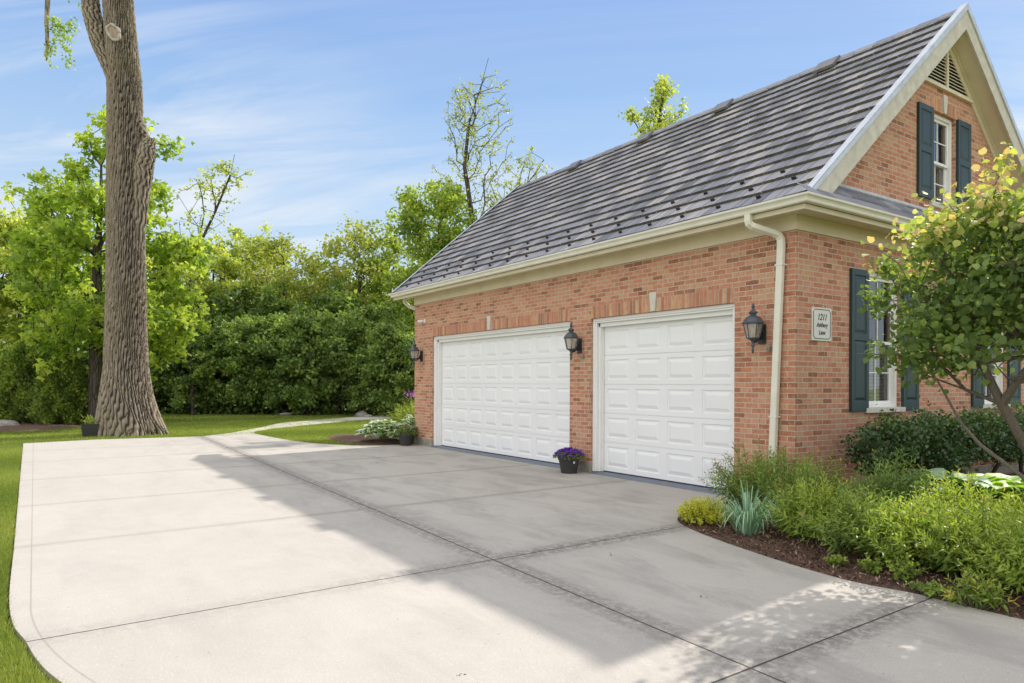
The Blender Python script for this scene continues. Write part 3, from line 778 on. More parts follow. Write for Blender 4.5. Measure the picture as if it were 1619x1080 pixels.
# rear and far walls
mb = MB()
mb.face([(HX0, 0, .174), (HX0, HD, .174), (HX0, HD, 3.7), (HX0, 0, 3.7)], uv=[(0, .174), (HD, .174), (HD, 3.7), (0, 3.7)])
mb.face([(HX0, 0.0, 3.7), (HX0, HD, 3.7), (HX0, RY, zr(RY) - .25)], uv=[(0, 3.7), (HD, 3.7), (RY, 7)])
mb.face([(HX0, HD, .174), (HX1, HD, .174), (HX1, HD, 3.7), (HX0, HD, 3.7)], uv=[(0, .174), (10.6, .174), (10.6, 3.7), (0, 3.7)])
mb.build('rear_wall', MAT['brick'], house)
# corner bricks stand a little proud in alternate courses (quoin rhythm at openings): header ends
rr = random.Random(3); qp = []
for tn in (0.0, .15, .3):
    q_ = MB(); q_.box(0, -0.0025, 0, .092, .03, .056, 0, tn); qp.append([q_, None])
for (x0, s) in ((D2[2], 1), (D1[0], -1), (D2[0], -1), (D1[2], 1)):
    for k in range(0, 36, 2):
        z0 = 0.0677 * (k + 3) - VOFF + 0.006
        if z0 + .055 > 2.62 or z0 < .18: continue
        e_ = qp[rr.randrange(3)]
        if e_[1] is None: e_[1] = e_[0].build('quoin_brick', MAT['archbrick'], house, usetone=True); o = e_[1]
        else: o = clone(e_[1])
        o.location = (x0 + .001 if s > 0 else x0 - .093, 0, z0)
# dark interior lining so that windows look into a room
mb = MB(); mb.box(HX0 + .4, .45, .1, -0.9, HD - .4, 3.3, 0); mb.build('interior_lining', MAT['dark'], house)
# foundation
for a, b_ in ((HX0 - .012, D1[0] + .006), (D1[2] - .006, D2[0] + .006), (D2[2] - .006, HX1 + .012)):
    mb = MB(); mb.box(a, -0.014, -0.1, b_, 0.30, 0.174); mb.build('foundation', MAT['foundation'], house, bevel=0.008)
for a, b_ in ((-0.3, .012), (HX0 - .012, HX0 + .3)):
    mb = MB(); mb.box(a, 0.305, -0.1, b_, HD, 0.174); mb.build('foundation', MAT['foundation'], house)

def soldier(fn, u0, u1, v0, v1, key, seed, fan=0.09):
    """flat brick arch of upright bricks, slightly fanned"""
    rr = random.Random(seed); mb = MB(); n = round((u1 - u0) / 0.0677); w_ = (u1 - u0) / n; mid = (u0 + u1) / 2; half = (u1 - u0) / 2
    mb.prism([(u0, v0 + .002), (u1, v0 + .002), (u1, v1), (u0, v1)], fn, -0.0015, 0.02, 1)
    for i in range(n):
        a = u0 + i * w_ + .006; b_ = a + w_ - .014
        def sh(u): return u + fan * 0.18 * (u - mid) / half * 0.0
        tl = fan * (v1 - v0) * ((a + b_) / 2 - mid) / half
        if i in (0, n - 1): tl = 0
        if key and (key[0] - .02 < (a + b_) / 2 < key[1] + .02): continue
        mb.prism([(a, v0 - .001), (b_, v0 - .001), (b_ + tl * .5, v1 - .004), (a + tl * .5, v1 - .004)], fn, -0.0045 - rr.random() * .001, 0.025, 0, rr.random())
    return mb
jf = lambda a, b_, d: (a, d, b_)
jg = lambda a, b_, d: (-d, a, b_)
for (u0, u1, kc, sd) in ((D1[0] + .003, D1[2] - .003, -7.12, 1), (D2[0] - .0, D2[2] - .003, -2.425, 2)):
    soldier(jf, u0, u1, 2.63, 2.838, (kc - .06, kc + .06), sd).build('brick_arch', [MAT['archbrick'], MAT['mortar']], house, usetone=True)
    k = MB(); k.prism([(kc - .045, 2.632), (kc + .045, 2.632), (kc + .075, 2.925), (kc - .075, 2.925)], jf, -0.03, 0.03); k.build('keystone', MAT['stone'], house, bevel=.004)
for (wr, sd) in ((W1, 3), (W2, 4), (W3, 5)):
    kc = (wr[0] + wr[2]) / 2; z = wr[3]
    soldier(jg, wr[0] - .03, wr[2] + .03, z, z + .20, (kc - .05, kc + .05), sd).build('brick_arch', [MAT['archbrick'], MAT['mortar']], house, usetone=True)
    k = MB(); k.prism([(kc - .04, z + .002), (kc + .04, z + .002), (kc + .065, z + .285), (kc - .065, z + .285)], jg, -0.03, 0.03); k.build('keystone', MAT['stone'], house, bevel=.004)

# raised-panel sheets (garage doors, shutters)
def panels(mb, fn, u0, v0, u1, v1, rects, prof):
    us = sorted({u0, u1, *[r[0] for r in rects], *[r[2] for r in rects]}); vs = sorted({v0, v1, *[r[1] for r in rects], *[r[3] for r in rects]})
    for a, b_ in zip(us[:-1], us[1:]):
        for c, d in zip(vs[:-1], vs[1:]):
            cu, cv = (a + b_) / 2, (c + d) / 2
            if any(r[0] < cu < r[2] and r[1] < cv < r[3] for r in rects): continue
            mb.face([fn(a, c, 0), fn(b_, c, 0), fn(b_, d, 0), fn(a, d, 0)])
    for (a, c, b_, d) in rects:
        L = [(i, h) for i, h in prof]
        for (i0, h0), (i1, h1) in zip(L[:-1], L[1:]):
            o = [(a + i0, c + i0), (b_ - i0, c + i0), (b_ - i0, d - i0), (a + i0, d - i0)]; n_ = [(a + i1, c + i1), (b_ - i1, c + i1), (b_ - i1, d - i1), (a + i1, d - i1)]
            for k in range(4):
                k2 = (k + 1) % 4
                mb.face([fn(*o[k], h0), fn(*o[k2], h0), fn(*n_[k2], h1), fn(*n_[k], h1)])
        i1, h1 = L[-1]
        mb.face([fn(a + i1, c + i1, h1), fn(b_ - i1, c + i1, h1), fn(b_ - i1, d - i1, h1), fn(a + i1, d - i1, h1)])

def garage_door(hole, ncol):
    x0, x1 = hole[0] + .115, hole[2] - .115; yd = 0.20; zb = 0.045; sh = 0.489
    mb = MB(); fn = lambda u, v, d: (u, yd - d, v)
    wdt = x1 - x0; cw = wdt / ncol
    for s in range(5):
        za, zt = zb + s * sh + (.005 if s else 0), zb + (s + 1) * sh - .005
        rects = [(x0 + i * cw + .075, za + .075, x0 + (i + 1) * cw - .075, zt - .07) for i in range(ncol)]
        panels(mb, fn, x0, za, x1, zt, rects, [(0, 0), (.010, -.016), (.026, -.017), (.030, -.011), (.075, .004)])
        mb.face([fn(x0, zt, 0), fn(x1, zt, 0), fn(x1, zt, -.03), fn(x0, zt, -.03)]); mb.face([fn(x0, za, 0), fn(x1, za, 0), fn(x1, za, -.03), fn(x0, za, -.03)])
    d = mb.build('garage_door', MAT['white'], house, weld=True)
    m2 = MB(); m2.box(x0, yd + .012, zb, x1, yd + .04, zb + 5 * sh, 0); m2.build('door_backing', MAT['trimwhite'], d)
    m3 = MB(); m3.box(x0, yd - .006, 0.022, x1, yd + .03, zb, 0); m3.build('bottom_seal', MAT['seal'], d)
    # trim: stepped brick mould and jambs on both sides and head
    t = MB(); top = hole[3]
    for s_, e in ((hole[0], 1), (hole[2], -1)):
        a = s_ + e * .002
        def bx(o0, o1, y0, y1, zt): t.box(min(a + e * o0, a + e * o1), y0, 0.03, max(a + e * o0, a + e * o1), y1, zt)
        bx(0, .050, .045, .30, top - .002 - 0.0); bx(.0505, .078, .060, .30, top - .0525); bx(.0785, .118, .110, .195, top - .080)
        bx(.0785, .128, .165, .196, top - .0805)
    X0, X1 = hole[0], hole[2]
    t.box(X0 + .0525, .045, top - .052, X1 - .0525, .30, top - .003); t.box(X0 + .081, .060, top - .080, X1 - .081, .30, top - .0525)
    t.box(X0 + .081, .110, 2.485, X1 - .081, .195, top - .0805)
    t.build('door_trim', MAT['trimwhite'], house, bevel=0.003)
    ap = MB(); ap.prism([(-.055, 0.004), (.20, .026), (.26, .026), (.26, -.05), (-.055, -.05)], lambda a_, b_, d_: (d_, a_, b_), hole[0] + .01, hole[2] - .01)
    ap.build('door_apron', MAT['apron'], house)
garage_door(D1, 8); garage_door(D2, 4)

# windows
def window(wr, blind):
    y0, z0, y1, z1 = wr; fn = lambda a, b_, d: (-d, a, b_)
    f = MB()
    def bar(a, b_, c, d, d0, d1, m_=f): m_.prism([(a, b_), (c, b_), (c, d), (a, d)], fn, d0, d1)
    e = .004
    bar(y0 + e, z0 + e, y0 + .055, z1 - e, .055, .17); bar(y1 - .055, z0 + e, y1 - e, z1 - e, .055, .17)
    bar(y0 + .0555, z1 - .06, y1 - .0555, z1 - e, .055, .17); bar(y0 + .0555, z0 + e, y1 - .0555, z0 + .05, .055, .17)
    fr = f.build('window', MAT['trimwhite'], house, bevel=.003)
    zm = (z0 + z1) / 2 - .03
    for nm, (za, zb_, dp) in (('upper_sash', (zm - .02, z1 - .061, .085)), ('lower_sash', (z0 + .051, zm + .02, .115))):
        s = MB(); a, c = y0 + .0565, y1 - .0565; w_ = .042
        bar(a, za, a + w_, zb_, dp, dp + .03, s); bar(c - w_, za, c, zb_, dp, dp + .03, s)
        bar(a + w_ + .0005, za, c - w_ - .0005, za + w_, dp, dp + .03, s); bar(a + w_ + .0005, zb_ - w_, c - w_ - .0005, zb_, dp, dp + .03, s)
        if nm == 'upper_sash' or True:
            bar((a + c) / 2 - .008, za + w_, (a + c) / 2 + .008, zb_ - w_, dp + .010, dp + .020, s)
            zc_ = (za + zb_) / 2; bar(a + w_, zc_ - .008, (a + c) / 2 - .0085, zc_ + .008, dp + .010, dp + .020, s); bar((a + c) / 2 + .0085, zc_ - .008, c - w_, zc_ + .008, dp + .010, dp + .020, s)
        s.build(nm, MAT['trimwhite'], fr)
        g_ = MB(); g_.face([fn(a + w_, za + w_, dp + .022), fn(c - w_, za + w_, dp + .022), fn(c - w_, zb_ - w_, dp + .022), fn(a + w_, zb_ - w_, dp + .022)]); g_.build('pane', MAT['glass'], fr)
    if blind:
        b = MB(); n = int((zm - z0) / .05)
        for i in range(n):
            z = z0 + .05 + i * .05
            b.prism([(y0 + .06, z), (y0 + .06, z + .045)], lambda a_, b__, d: (0, 0, 0), 0, 0) if False else b.face([(-.24, y0 + .05, z), (-.24, y1 - .05, z), (-.215, y1 - .05, z + .044), (-.215, y0 + .05, z + .044)])
        b.build('blind', MAT['blind'], fr)
    s = MB(); s.prism([(y0 - .06, z0 - .065), (y1 + .06, z0 - .065), (y1 + .06, z0 + .003), (y0 - .06, z0 + .003)], fn, -.045, .055); s.build('sill', MAT['stone'], fr, bevel=.005)
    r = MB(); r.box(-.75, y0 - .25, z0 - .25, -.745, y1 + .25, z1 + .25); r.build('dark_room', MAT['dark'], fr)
window(W1, True); window(W2, True); window(W3, True)

def shutter(y0, y1, z0, z1):
    mb = MB(); fn = lambda u, v, d: (.042 + d, u, v); zm = z0 + (z1 - z0) * .52
    w_ = .055 + .0
    panels(mb, fn, y0, z0, y1, z1, [(y0 + w_, z0 + .13, y1 - w_, zm - .04), (y0 + w_, zm + .05, y1 - w_, z1 - .08)], [(0, 0), (.012, -.014), (.022, -.014), (.055, -.003)])
    for p, q in (((y0, z0), (y1, z0)), ((y1, z0), (y1, z1)), ((y1, z1), (y0, z1)), ((y0, z1), (y0, z0))):
        mb.face([fn(*p, 0), fn(*q, 0), (.003, q[0], q[1]), (.003, p[0], p[1])])
    return mb.build('shutter', MAT['green'], house, weld=True)
shutter(1.20, 1.62, 1.165, 3.085); shutter(2.55, 2.99, 1.16, 3.085); shutter(4.74, 5.135, 1.16, 3.085); shutter(6.10, 6.57, 1.16, 3.085)
shutter(2.97, 3.41, 4.33, 5.72); shutter(4.20, 4.635, 4.33, 5.72)

# eaves
GX = -11.09; YB = HD + .47
def sweep(prof, mat, name, x0=GX, y1=YB, par=house, bevel=0):
    mb = MB(); n = len(prof)
    st = [lambda d: (x0, -d), lambda d: (d, -d), lambda d: (d, y1)]
    V = [(*s(d), z) for s in st for d, z in prof]
    fs = [(i * n + j, i * n + (j + 1) % n, (i + 1) * n + (j + 1) % n, (i + 1) * n + j) for i in range(2) for j in range(n)]
    fs += [tuple(range(n)), tuple(2 * n + j for j in range(n - 1, -1, -1))]
    mb.add(V, fs); return mb.build(name, mat, par, bevel=bevel)
sweep([(.362, 3.752), (.362, 3.66), (.43, 3.66), (.437, 3.672), (.440, 3.695), (.452, 3.715), (.470, 3.728), (.474, 3.738), (.474, 3.752), (.462, 3.752), (.462, 3.742), (.372, 3.742), (.372, 3.752)], MAT['cream'], 'gutter')
sweep([(.335, 3.595), (.358, 3.595), (.358, 3.655), (.335, 3.655)], MAT['beige'], 'fascia')
sweep([(.002, 3.645), (.334, 3.645), (.334, 3.66), (.002, 3.66)], MAT['beige'], 'soffit', x0=-11.05)
sweep([(.0, HB), (.026, HB), (.026, 3.643), (.0, 3.643)], MAT['beige'], 'frieze_board', x0=HX0, y1=HD)

# roof tiles
XE0, XE1 = -11.62, 0.292
def tiles():
    rr = random.Random(9); mb = MB(); th = math.atan(SL); dy = .2345; rows = 17
    c, s = math.cos(th), math.sin(th)
    def P(x, sl, h, side=1):
        # sl distance down slope from ridge, h height above the plane
        y = RY - side * (sl * c) - side * h * s; z = RZ - .03 - sl * s + h * c
        return (x, y, z)
    ex = dy / c; total = 3.955 / c
    for side in (1, -1):
        for i in range(rows):
            s1 = total - i * ex; s0 = s1 - ex - .05
            if s0 < 0: s0 = 0
            if s1 < 0.05: continue
            x = XE0 - (0.165 if i % 2 else 0) + rr.uniform(-.03, .03)
            while x < XE1:
                wd = 0.33; a, b_ = max(x, XE0), min(x + wd - .017, XE1)
                if b_ - a > .03:
                    h1 = .052 + rr.uniform(-.003, .005); h0 = .008; so_ = rr.uniform(-.006, .006); tn = min(1, max(0, rr.gauss(.5, .30)))
                    # each tile shows two strips divided by a shallow groove
                    mid = a + (b_ - a) * (.5 if rr.random() < .5 else .62)
                    for (p, q, hh) in ((a, mid - .005, 0), (mid + .005, b_, rr.uniform(-.003, .003))):
                        A0, B0 = P(p, s0, h0, side), P(q, s0, h0, side); A1, B1 = P(p, s1 + so_, h1 + hh, side), P(q, s1 + so_, h1 + hh, side)
                        A2, B2 = P(p, s1 + so_ - .002, h1 + hh - .046, side), P(q, s1 + so_ - .002, h1 + hh - .046, side)
                        A3, B3 = P(p, s0, h0 - .026, side), P(q, s0, h0 - .026, side)
                        t_ = min(1, max(0, tn + rr.uniform(-.22, .22)))
                        mb.add([A0, B0, B1, A1, A2, B2, A3, B3], [(0, 1, 2, 3), (0, 3, 4, 6), (1, 7, 5, 2)], 0, t_); mb.add([A1, B1, B2, A2], [(0, 1, 2, 3)], 1, t_)
                x += wd
    # deck just under the tiles
    for side in (1, -1):
        mb.add([P(XE0, 0, -.012, side), P(XE1, 0, -.012, side), P(XE1, total, -.012, side), P(XE0, total, -.012, side)], [(0, 1, 2, 3)], 1, 0.0)
    return mb.build('roof', [MAT['tile'], MAT['tileedge']], house, usetone=True), P, ex, total, c, s
roof, RP, ex, total, rc, rs = tiles()
# flatter bottom course running down to the gutter and the little roof across the gable
mb = MB()
yo, zo = -.44, 3.745; zi = 3.875
rr = random.Random(5)
x = XE0 + .5
while x < .12:
    b_ = min(x + .324, .12)
    mb.add([(x, -.07, zi + .01), (b_, -.07, zi + .01), (b_, yo, zo + .02), (x, yo, zo + .02), (x, yo, zo), (b_, yo, zo)], [(0, 1, 2, 3), (3, 2, 5, 4)], 0, rr.random())
    x += .33
mb.add([(.12, -.07, zi + .01), (.44, yo, zo + .02), (.12, yo, zo + .02)], [(0, 1, 2)], 0, .4)
y = yo
for (xa, za, xb, zb, ys) in ((.44, 3.765, .27, 3.915, -.40), (.29, 3.925, .13, 4.06, .15), (.15, 4.07, .0, 4.15, .27)):
    y = ys
    while y < YB:
        b_ = min(y + .30, YB)
        mb.add([(xb, y, zb), (xb, b_, zb), (xa, b_, za), (xa, y, za), (xa, y, za - .025), (xa, b_, za - .025)], [(0, 1, 2, 3), (3, 2, 5, 4)], 0, rr.random() * .5)
        y += .304
mb.build('pent_roof', MAT['tile'], house, usetone=True)
mb = MB(); mb.prism([(.0015, 4.125), (.055, 4.115), (.062, 4.128), (.012, 4.185), (.0015, 4.19)], lambda a, b_, d: (a, d, b_), .26, HD - .3); mb.build('flashing', MAT['galv'], house)
# rake boards at both gable ends
def rake(xf, e, name='rake_board'):
    lo = 3.86
    mb = MB(); fn = lambda a, b_, d: (xf + e * d, a, b_)
    zi_ = lambda y: RZ - .012 - SL * abs(y - RY); zb_ = lambda y: RZ - .335 - SL * abs(y - RY)
    for sg in (-1, 1):
        yo_ = RY + sg * (RZ - .012 - lo) / SL; yi = RY + sg * (RZ - .335 - lo) / SL
        mb.prism([(RY, zi_(RY)), (yo_, lo), (yi, lo), (RY, zb_(RY))], fn, -.028, .0)
    mb.build(name, MAT['rake'], house)
    tr = MB()
    for sg in (-1, 1):
        yo_ = RY + sg * (RZ + .05 - lo) / SL
        tr.prism([(RY, RZ + .058), (yo_, lo), (yo_ - sg * .085, lo), (RY, RZ - .045)], fn, .001, .022)
        tr.add([fn(RY, RZ + .058, .022), fn(yo_, lo + .01, .022), fn(yo_, lo + .01, -.085), fn(RY, RZ + .058, -.085)], [(0, 1, 2, 3)])
    tr.build('rake_flashing', MAT['galv'], house)
    sf = MB()
    x_in = 0.0 if e > 0 else HX0
    for sg in (-1, 1):
        y2 = RY + sg * 3.7
        sf.face([(x_in, RY, RZ - .29), (xf - e * .03, RY, RZ - .29), (xf - e * .03, y2, RZ - .29 - SL * 3.7), (x_in, y2, RZ - .29 - SL * 3.7)])
    sf.build('rake_soffit', MAT['beige'], house)
    fr = MB()
    for sg in (-1, 1):
        y2 = RY + sg * 3.25
        fr.prism([(RY, RZ - .292), (y2, RZ - .292 - SL * 3.25), (y2, RZ - .47 - SL * 3.25), (RY, RZ - .47)], lambda a, b_, d: (x_in + e * d, a, b_), .0, .024)
        fr.prism([(RY, RZ - .291), (y2, RZ - .291 - SL * 3.25), (y2, RZ - .345 - SL * 3.25), (RY, RZ - .345)], lambda a, b_, d: (x_in + e * d, a, b_), .0245, .045)
    fr.build('rake_frieze', MAT['beige'], house)
rake(0.30, 1); rake(XE0 - .01, -1)
# ridge cap
mb = MB(); x = XE0
while x < XE1 - .05:
    b_ = min(x + .36, XE1); h = .03
    for sg in (1, -1):
        mb.add([(x, RY, RZ + .018 + .012), (b_, RY, RZ + .018), (b_, RY - sg * .13, RZ + .018 - .112), (x, RY - sg * .13, RZ + .018 - .10), (x, RY - sg * .13, RZ - .01 - .10), (b_, RY - sg * .13, RZ - .01 - .112)], [(0, 1, 2, 3), (3, 2, 5, 4)], 0, rr.random() * .7)
    x += .34
mb.build('ridge_cap', MAT['tile'], house, usetone=True)
# snow guards : dark brackets between tiles of the lower courses
gm = MB(); gm.prism([(-.034, -.01), (.034, -.01), (.028, .045), (-.028, .045)], lambda a, b_, d: (a, d, b_), -.010, .010)
gm.prism([(-.020, -.012), (.020, -.012), (.020, -.002), (-.020, -.002)], lambda a, b_, d: (a, d, b_), .0105, .06)
first = None
for row, xo in ((2, -5.736), (1, -5.41), (0, -5.114)):
    sl_ = total - row * ex - .155
    k = -10
    for k in range(-9, 9):
        x = xo + k * .655
        if not (XE0 + .1 < x < .05): continue
        p = RP(x, sl_, .030)
        if first is None:
            first = gm.build('snow_guard', MAT['guard'], roof); o = first
        else: o = clone(first)
        o.location = p; o.rotation_euler = (math.atan(SL), 0, 0)
# roof vents
vm = MB()
vm.prism([(-.20, .10), (.17, .13), (.17, .145), (-.20, .115)], lambda a, b_, d: (d, a, b_), -.22, .22)
vm.prism([(-.20, .06), (-.185, .06), (-.185, .10), (-.20, .10)], lambda a, b_, d: (d, a, b_), -.22, .22)
vm.box(-.16, -.13, -.02, .16, .12, .10)
vm.prism([(-.2, .06), (.17, .09), (.17, .13), (-.2, .10)], lambda a, b_, d: (d, a, b_), -.22, -.212)
vm.prism([(-.2, .06), (.17, .09), (.17, .13), (-.2, .10)], lambda a, b_, d: (d, a, b_), .212, .22)
first = None
for x in (-1.78, -4.02, -6.2, -8.7):
    if first is None: first = vm.build('roof_vent', MAT['ventm'], roof); o = first
    else: o = clone(first)
    o.scale = (.88, .88, .82); o.location = RP(x, .36, .02); o.rotation_euler = (math.atan(SL) * .93, 0, 0)
# gable louvre
lv = MB(); zb = 6.12; fn = lambda a, b_, d: (d, a, b_); hw = (RZ - .47 - zb) / SL
lv.prism([(RY - hw - .06, zb - .045), (RY + hw + .06, zb - .045), (RY + hw + .06, zb), (RY - hw - .06, zb)], fn, .0, .05)
lv.prism([(RY - .028, zb + .001), (RY + .028, zb + .001), (RY + .028, RZ - .50), (RY - .028, RZ - .50)], fn, .0, .042)
L = lv.build('gable_vent', MAT['beige'], house)
sb = MB(); z = zb + .02
while z < RZ - .56:
    hw_ = (RZ - .47 - z) / SL
    for a, b_ in ((RY - hw_ + .02, RY - .029), (RY + .029, RY + hw_ - .02)):
        if b_ - a > .02: sb.add([(.032, a, z), (.032, b_, z), (.004, b_, z + .034), (.004, a, z + .034), (.032, a, z - .006), (.032, b_, z - .006)], [(0, 1, 2, 3), (0, 4, 5, 1)])
    z += .052
sb.build('slats', MAT['beige'], L)
bk = MB(); bk.face([(.0015, RY - hw, zb), (.0015, RY + hw, zb), (.0015, RY, RZ - .47)]); bk.build('vent_backing', MAT['dark'], L)

# downspouts
def downspout(pts, w_=.042, nm='downspout'):
    mb = MB(); P_ = [Vector(p) for p in pts]
    # rounded rectangular section
    prof = [(-.045, -.026), (-.036, -.035), (.036, -.035), (.045, -.026), (.045, .026), (.036, .035), (-.036, .035), (-.045, .026)]
    n = len(prof); V = []
    for i, p in enumerate(P_):
        d = (P_[min(i + 1, len(P_) - 1)] - P_[max(0, i - 1)]).normalized()
        a = Vector((1, 0, 0)); a = (a - d * a.dot(d)).normalized(); b_ = d.cross(a)
        V += [p + a * u + b_ * v for u, v in prof]
    fs = [(i * n + j, i * n + (j + 1) % n, (i + 1) * n + (j + 1) % n, (i + 1) * n + j) for i in range(len(P_) - 1) for j in range(n)] + [tuple(range(n)), tuple((len(P_) - 1) * n + j for j in range(n - 1, -1, -1))]
    mb.add(V, fs); return mb
ds = downspout([(-.40, -.40, 3.67), (-.40, -.40, 3.58), (-.395, -.39, 3.545), (-.37, -.36, 3.515), (-.22, -.135, 3.43), (-.185, -.085, 3.40), (-.168, -.062, 3.35), (-.165, -.06, 3.28), (-.285, -.06, .42), (-.288, -.065, .25), (-.29, -.11, .18), (-.30, -.30, .10)]).build('downspout', MAT['cream'], house, smooth=False)
for z in (3.02, 1.1):
    x = -.165 - (3.28 - z) / 2.86 * .12
    s = MB(); s.box(x - .055, -.099, z, x + .055, -.002, z + .022); s.build('downspout_strap', MAT['cream'], ds)
downspout([(-10.98, -.1, 3.67), (-10.98, -.1, 3.56), (-10.93, -.0, 3.45), (-10.75, .18, 3.36), (-10.66, .25, 3.3), (-10.66, .25, .2)]).build('downspout', MAT['cream'], house)

# ------------------------------------------------------------------ lanterns and fittings
def lantern(x, label):
    root = empty('wall_lantern', (x, 0, 2.19), label, 'wall lantern', 'lanterns beside the garage doors')
    b = MB(); b.prism([(-.05, -.145), (.05, -.145), (.06, -.13), (.06, .10), (.05, .115), (-.05, .115), (-.06, .10), (-.06, -.13)], lambda a, b_, d: (a, d, b_), -.022, -.006)
    b.prism([(-.035, -.12), (.035, -.12), (.035, .09), (-.035, .09)], lambda a, b_, d: (a, d, b_), -.034, -.0225); b.build('wall_plate', MAT['black'], root, bevel=.003)
    cy = -.20
    a = MB(); pts = [(0, -.03, .02), (0, -.07, -.05), (0, -.12, -.105), (0, -.165, -.125), (0, cy + .01, -.11)]
    a.tube(pts, [.020, .019, .017, .015, .013], 10); a.tube([(0, -.03, -.07), (0, -.08, -.085), (0, -.12, -.10)], [.016, .012, .01], 8)
    a.build('scroll_arm', MAT['black'], root, smooth=True)
    st = MB(); st.lathe([(.004, -.272), (.012, -.262), (.018, -.235), (.012, -.205), (.009, -.195), (.022, -.185), (.024, -.165), (.016, -.15), (.018, -.125), (.030, -.108), (.050, -.093), (.078, -.082), (.082, -.074), (.005, -.072)], (0, cy, 0), 14); st.build('stem', MAT['iron'], root, smooth=True)
    n = 6; cg = MB(); r0, r1, z0, z1 = .078, .122, -.074, .112
    for k in range(n):
        t = 2 * PI * (k + .5) / n; c, s = math.cos(t), math.sin(t)
        cg.tube([(c * r0, cy + s * r0, z0), (c * r1, cy + s * r1, z1)], .0065, 5)
        t2 = 2 * PI * (k + 1.5) / n
        for r_, z_ in ((r0, z0), (r1, z1)): cg.tube([(c * r_, cy + s * r_, z_), (math.cos(t2) * r_, cy + math.sin(t2) * r_, z_)], .007, 5)
    cg.build('cage', MAT['iron'], root)
    gl = MB()
    for k in range(n):
        t = 2 * PI * (k + .5) / n; t2 = 2 * PI * (k + 1.5) / n; e = .97
        gl.face([(math.cos(t) * r0 * e, cy + math.sin(t) * r0 * e, z0), (math.cos(t2) * r0 * e, cy + math.sin(t2) * r0 * e, z0), (math.cos(t2) * r1 * e, cy + math.sin(t2) * r1 * e, z1), (math.cos(t) * r1 * e, cy + math.sin(t) * r1 * e, z1)])
    gl.build('glass', MAT['lampglass'], root)
    hd = MB(); hd.lathe([(.125, .110), (.144, .116), (.142, .126), (.128, .135), (.112, .165), (.085, .195), (.052, .212), (.036, .225)], (0, cy, 0), 6, rot=.5)
    hd.lathe([(.036, .222), (.040, .238), (.058, .250), (.056, .258), (.040, .272), (.020, .290), (.013, .300)], (0, cy, 0), 12)
    hd.lathe([(.012, .298), (.010, .305), (.020, .318), (.022, .332), (.016, .352), (.008, .372), (.001, .380)], (0, cy, 0), 10)
    hd.build('lantern_roof', MAT['iron'], root)
    bl = MB(); bl.lathe([(.012, -.072), (.014, -.02), (.013, -.015)], (0, cy, 0), 10, 1); bl.lathe([(.012, -.018), (.024, .01), (.030, .04), (.024, .068), (.010, .08)], (0, cy, 0), 12, 0)
    bl.build('bulb', [MAT['plastic'], MAT['brass']], root, smooth=True)
    return root
lantern(-.475, 'black wall lantern between the single garage door and the downspout')
lantern(-4.184, 'black wall lantern on the brick pier between the two garage doors')
lantern(-10.217, 'black wall lantern at the far end left of the double garage door')
for x, lb in ((-.36, 'small grey sensor box under the lantern nearest the downspout'), (-4.08, 'small grey sensor box under the lantern on the pier between the doors'), (-10.10, 'small grey sensor box under the lantern at the far corner')):
    s = MB(); s.box(-.026, -.05, -.032, .026, -.012, .03); s.box(-.012, -.013, -.02, .012, .0, .02); s.tube([(0, -.051, 0), (0, -.062, 0)], .016, 10)
    s.tube([(.0, -.006, .0), (.01, -.006, .06)], .006, 6)
    o = s.build('sensor_box', MAT['sensor'], bevel=.003, loc=(x, -.004, 1.985)); tag(o, lb, 'sensor', 'sensors below the lanterns')
sc = empty('security_camera', (-10.056, 0, 3.018), 'white round security camera on the brick above the far lantern', 'security camera')
s = MB(); s.tube([(0, 0, 0), (0, -.02, 0), (0, -.03, 0)], [.055, .055, .045], 20); s.tube([(0, -.028, 0), (-.01, -.07, -.005)], .022, 12); s.build('mount', MAT['plastic'], sc, smooth=False)
s = MB(); s.tube([(-.0, -.055, 0), (-.03, -.085, -.003), (-.075, -.13, -.01), (-.09, -.145, -.012)], [.03, .042, .042, .036], 18); s.build('camera_body', MAT['plastic'], sc, smooth=False)
s = MB(); s.tube([(-.088, -.143, -.012), (-.097, -.152, -.013)], [.030, .028], 16); s.build('lens', MAT['ink'], sc)

# house number sign
sg = empty('house_number_sign', (0, .548, 2.30), 'white plaque with black border reading 1211 Ashbury Lane', 'sign')
s = MB(); s.box(.002, -.216, -.215, .014, .216, .213); s.build('plate', MAT['signw'], sg, bevel=.003)
b = MB(); hw_, hh_, c_ = .187, .187, .032
P8 = [(-hw_ + c_, -hh_), (hw_ - c_, -hh_), (hw_, -hh_ + c_), (hw_, hh_ - c_), (hw_ - c_, hh_), (-hw_ + c_, hh_), (-hw_, hh_ - c_), (-hw_, -hh_ + c_)]
for i in range(8):
    p, q = P8[i], P8[(i + 1) % 8]; b.tube([(.0155, *p), (.0155, *q)], .0042, 4)
b.build('border', MAT['ink'], sg)
def text(body, size, y, z, par, xs=1.0):
    cu = D.curves.new('lettering', 'FONT'); cu.body = body; cu.size = size; cu.align_x = 'CENTER'; cu.align_y = 'CENTER'; cu.shear = .32; cu.extrude = .0012; cu.offset = size * .012
    o = D.objects.new('tmp', cu); COL.objects.link(o); bpy.context.view_layer.update()
    me = D.meshes.new_from_object(o.evaluated_get(bpy.context.evaluated_depsgraph_get())); D.objects.remove(o)
    me.materials.clear(); me.materials.append(MAT['ink'])
    ob = link_mesh('lettering', me, par); ob.rotation_euler = (PI / 2, 0, PI / 2); ob.location = (.0158, y, z); ob.scale = (xs, 1, 1)
    return ob
text('1211', .115, 0, .088, sg, .92); text('Ashbury', .082, .0, -.012, sg, .88); text('Lane', .082, 0, -.108, sg, .92)
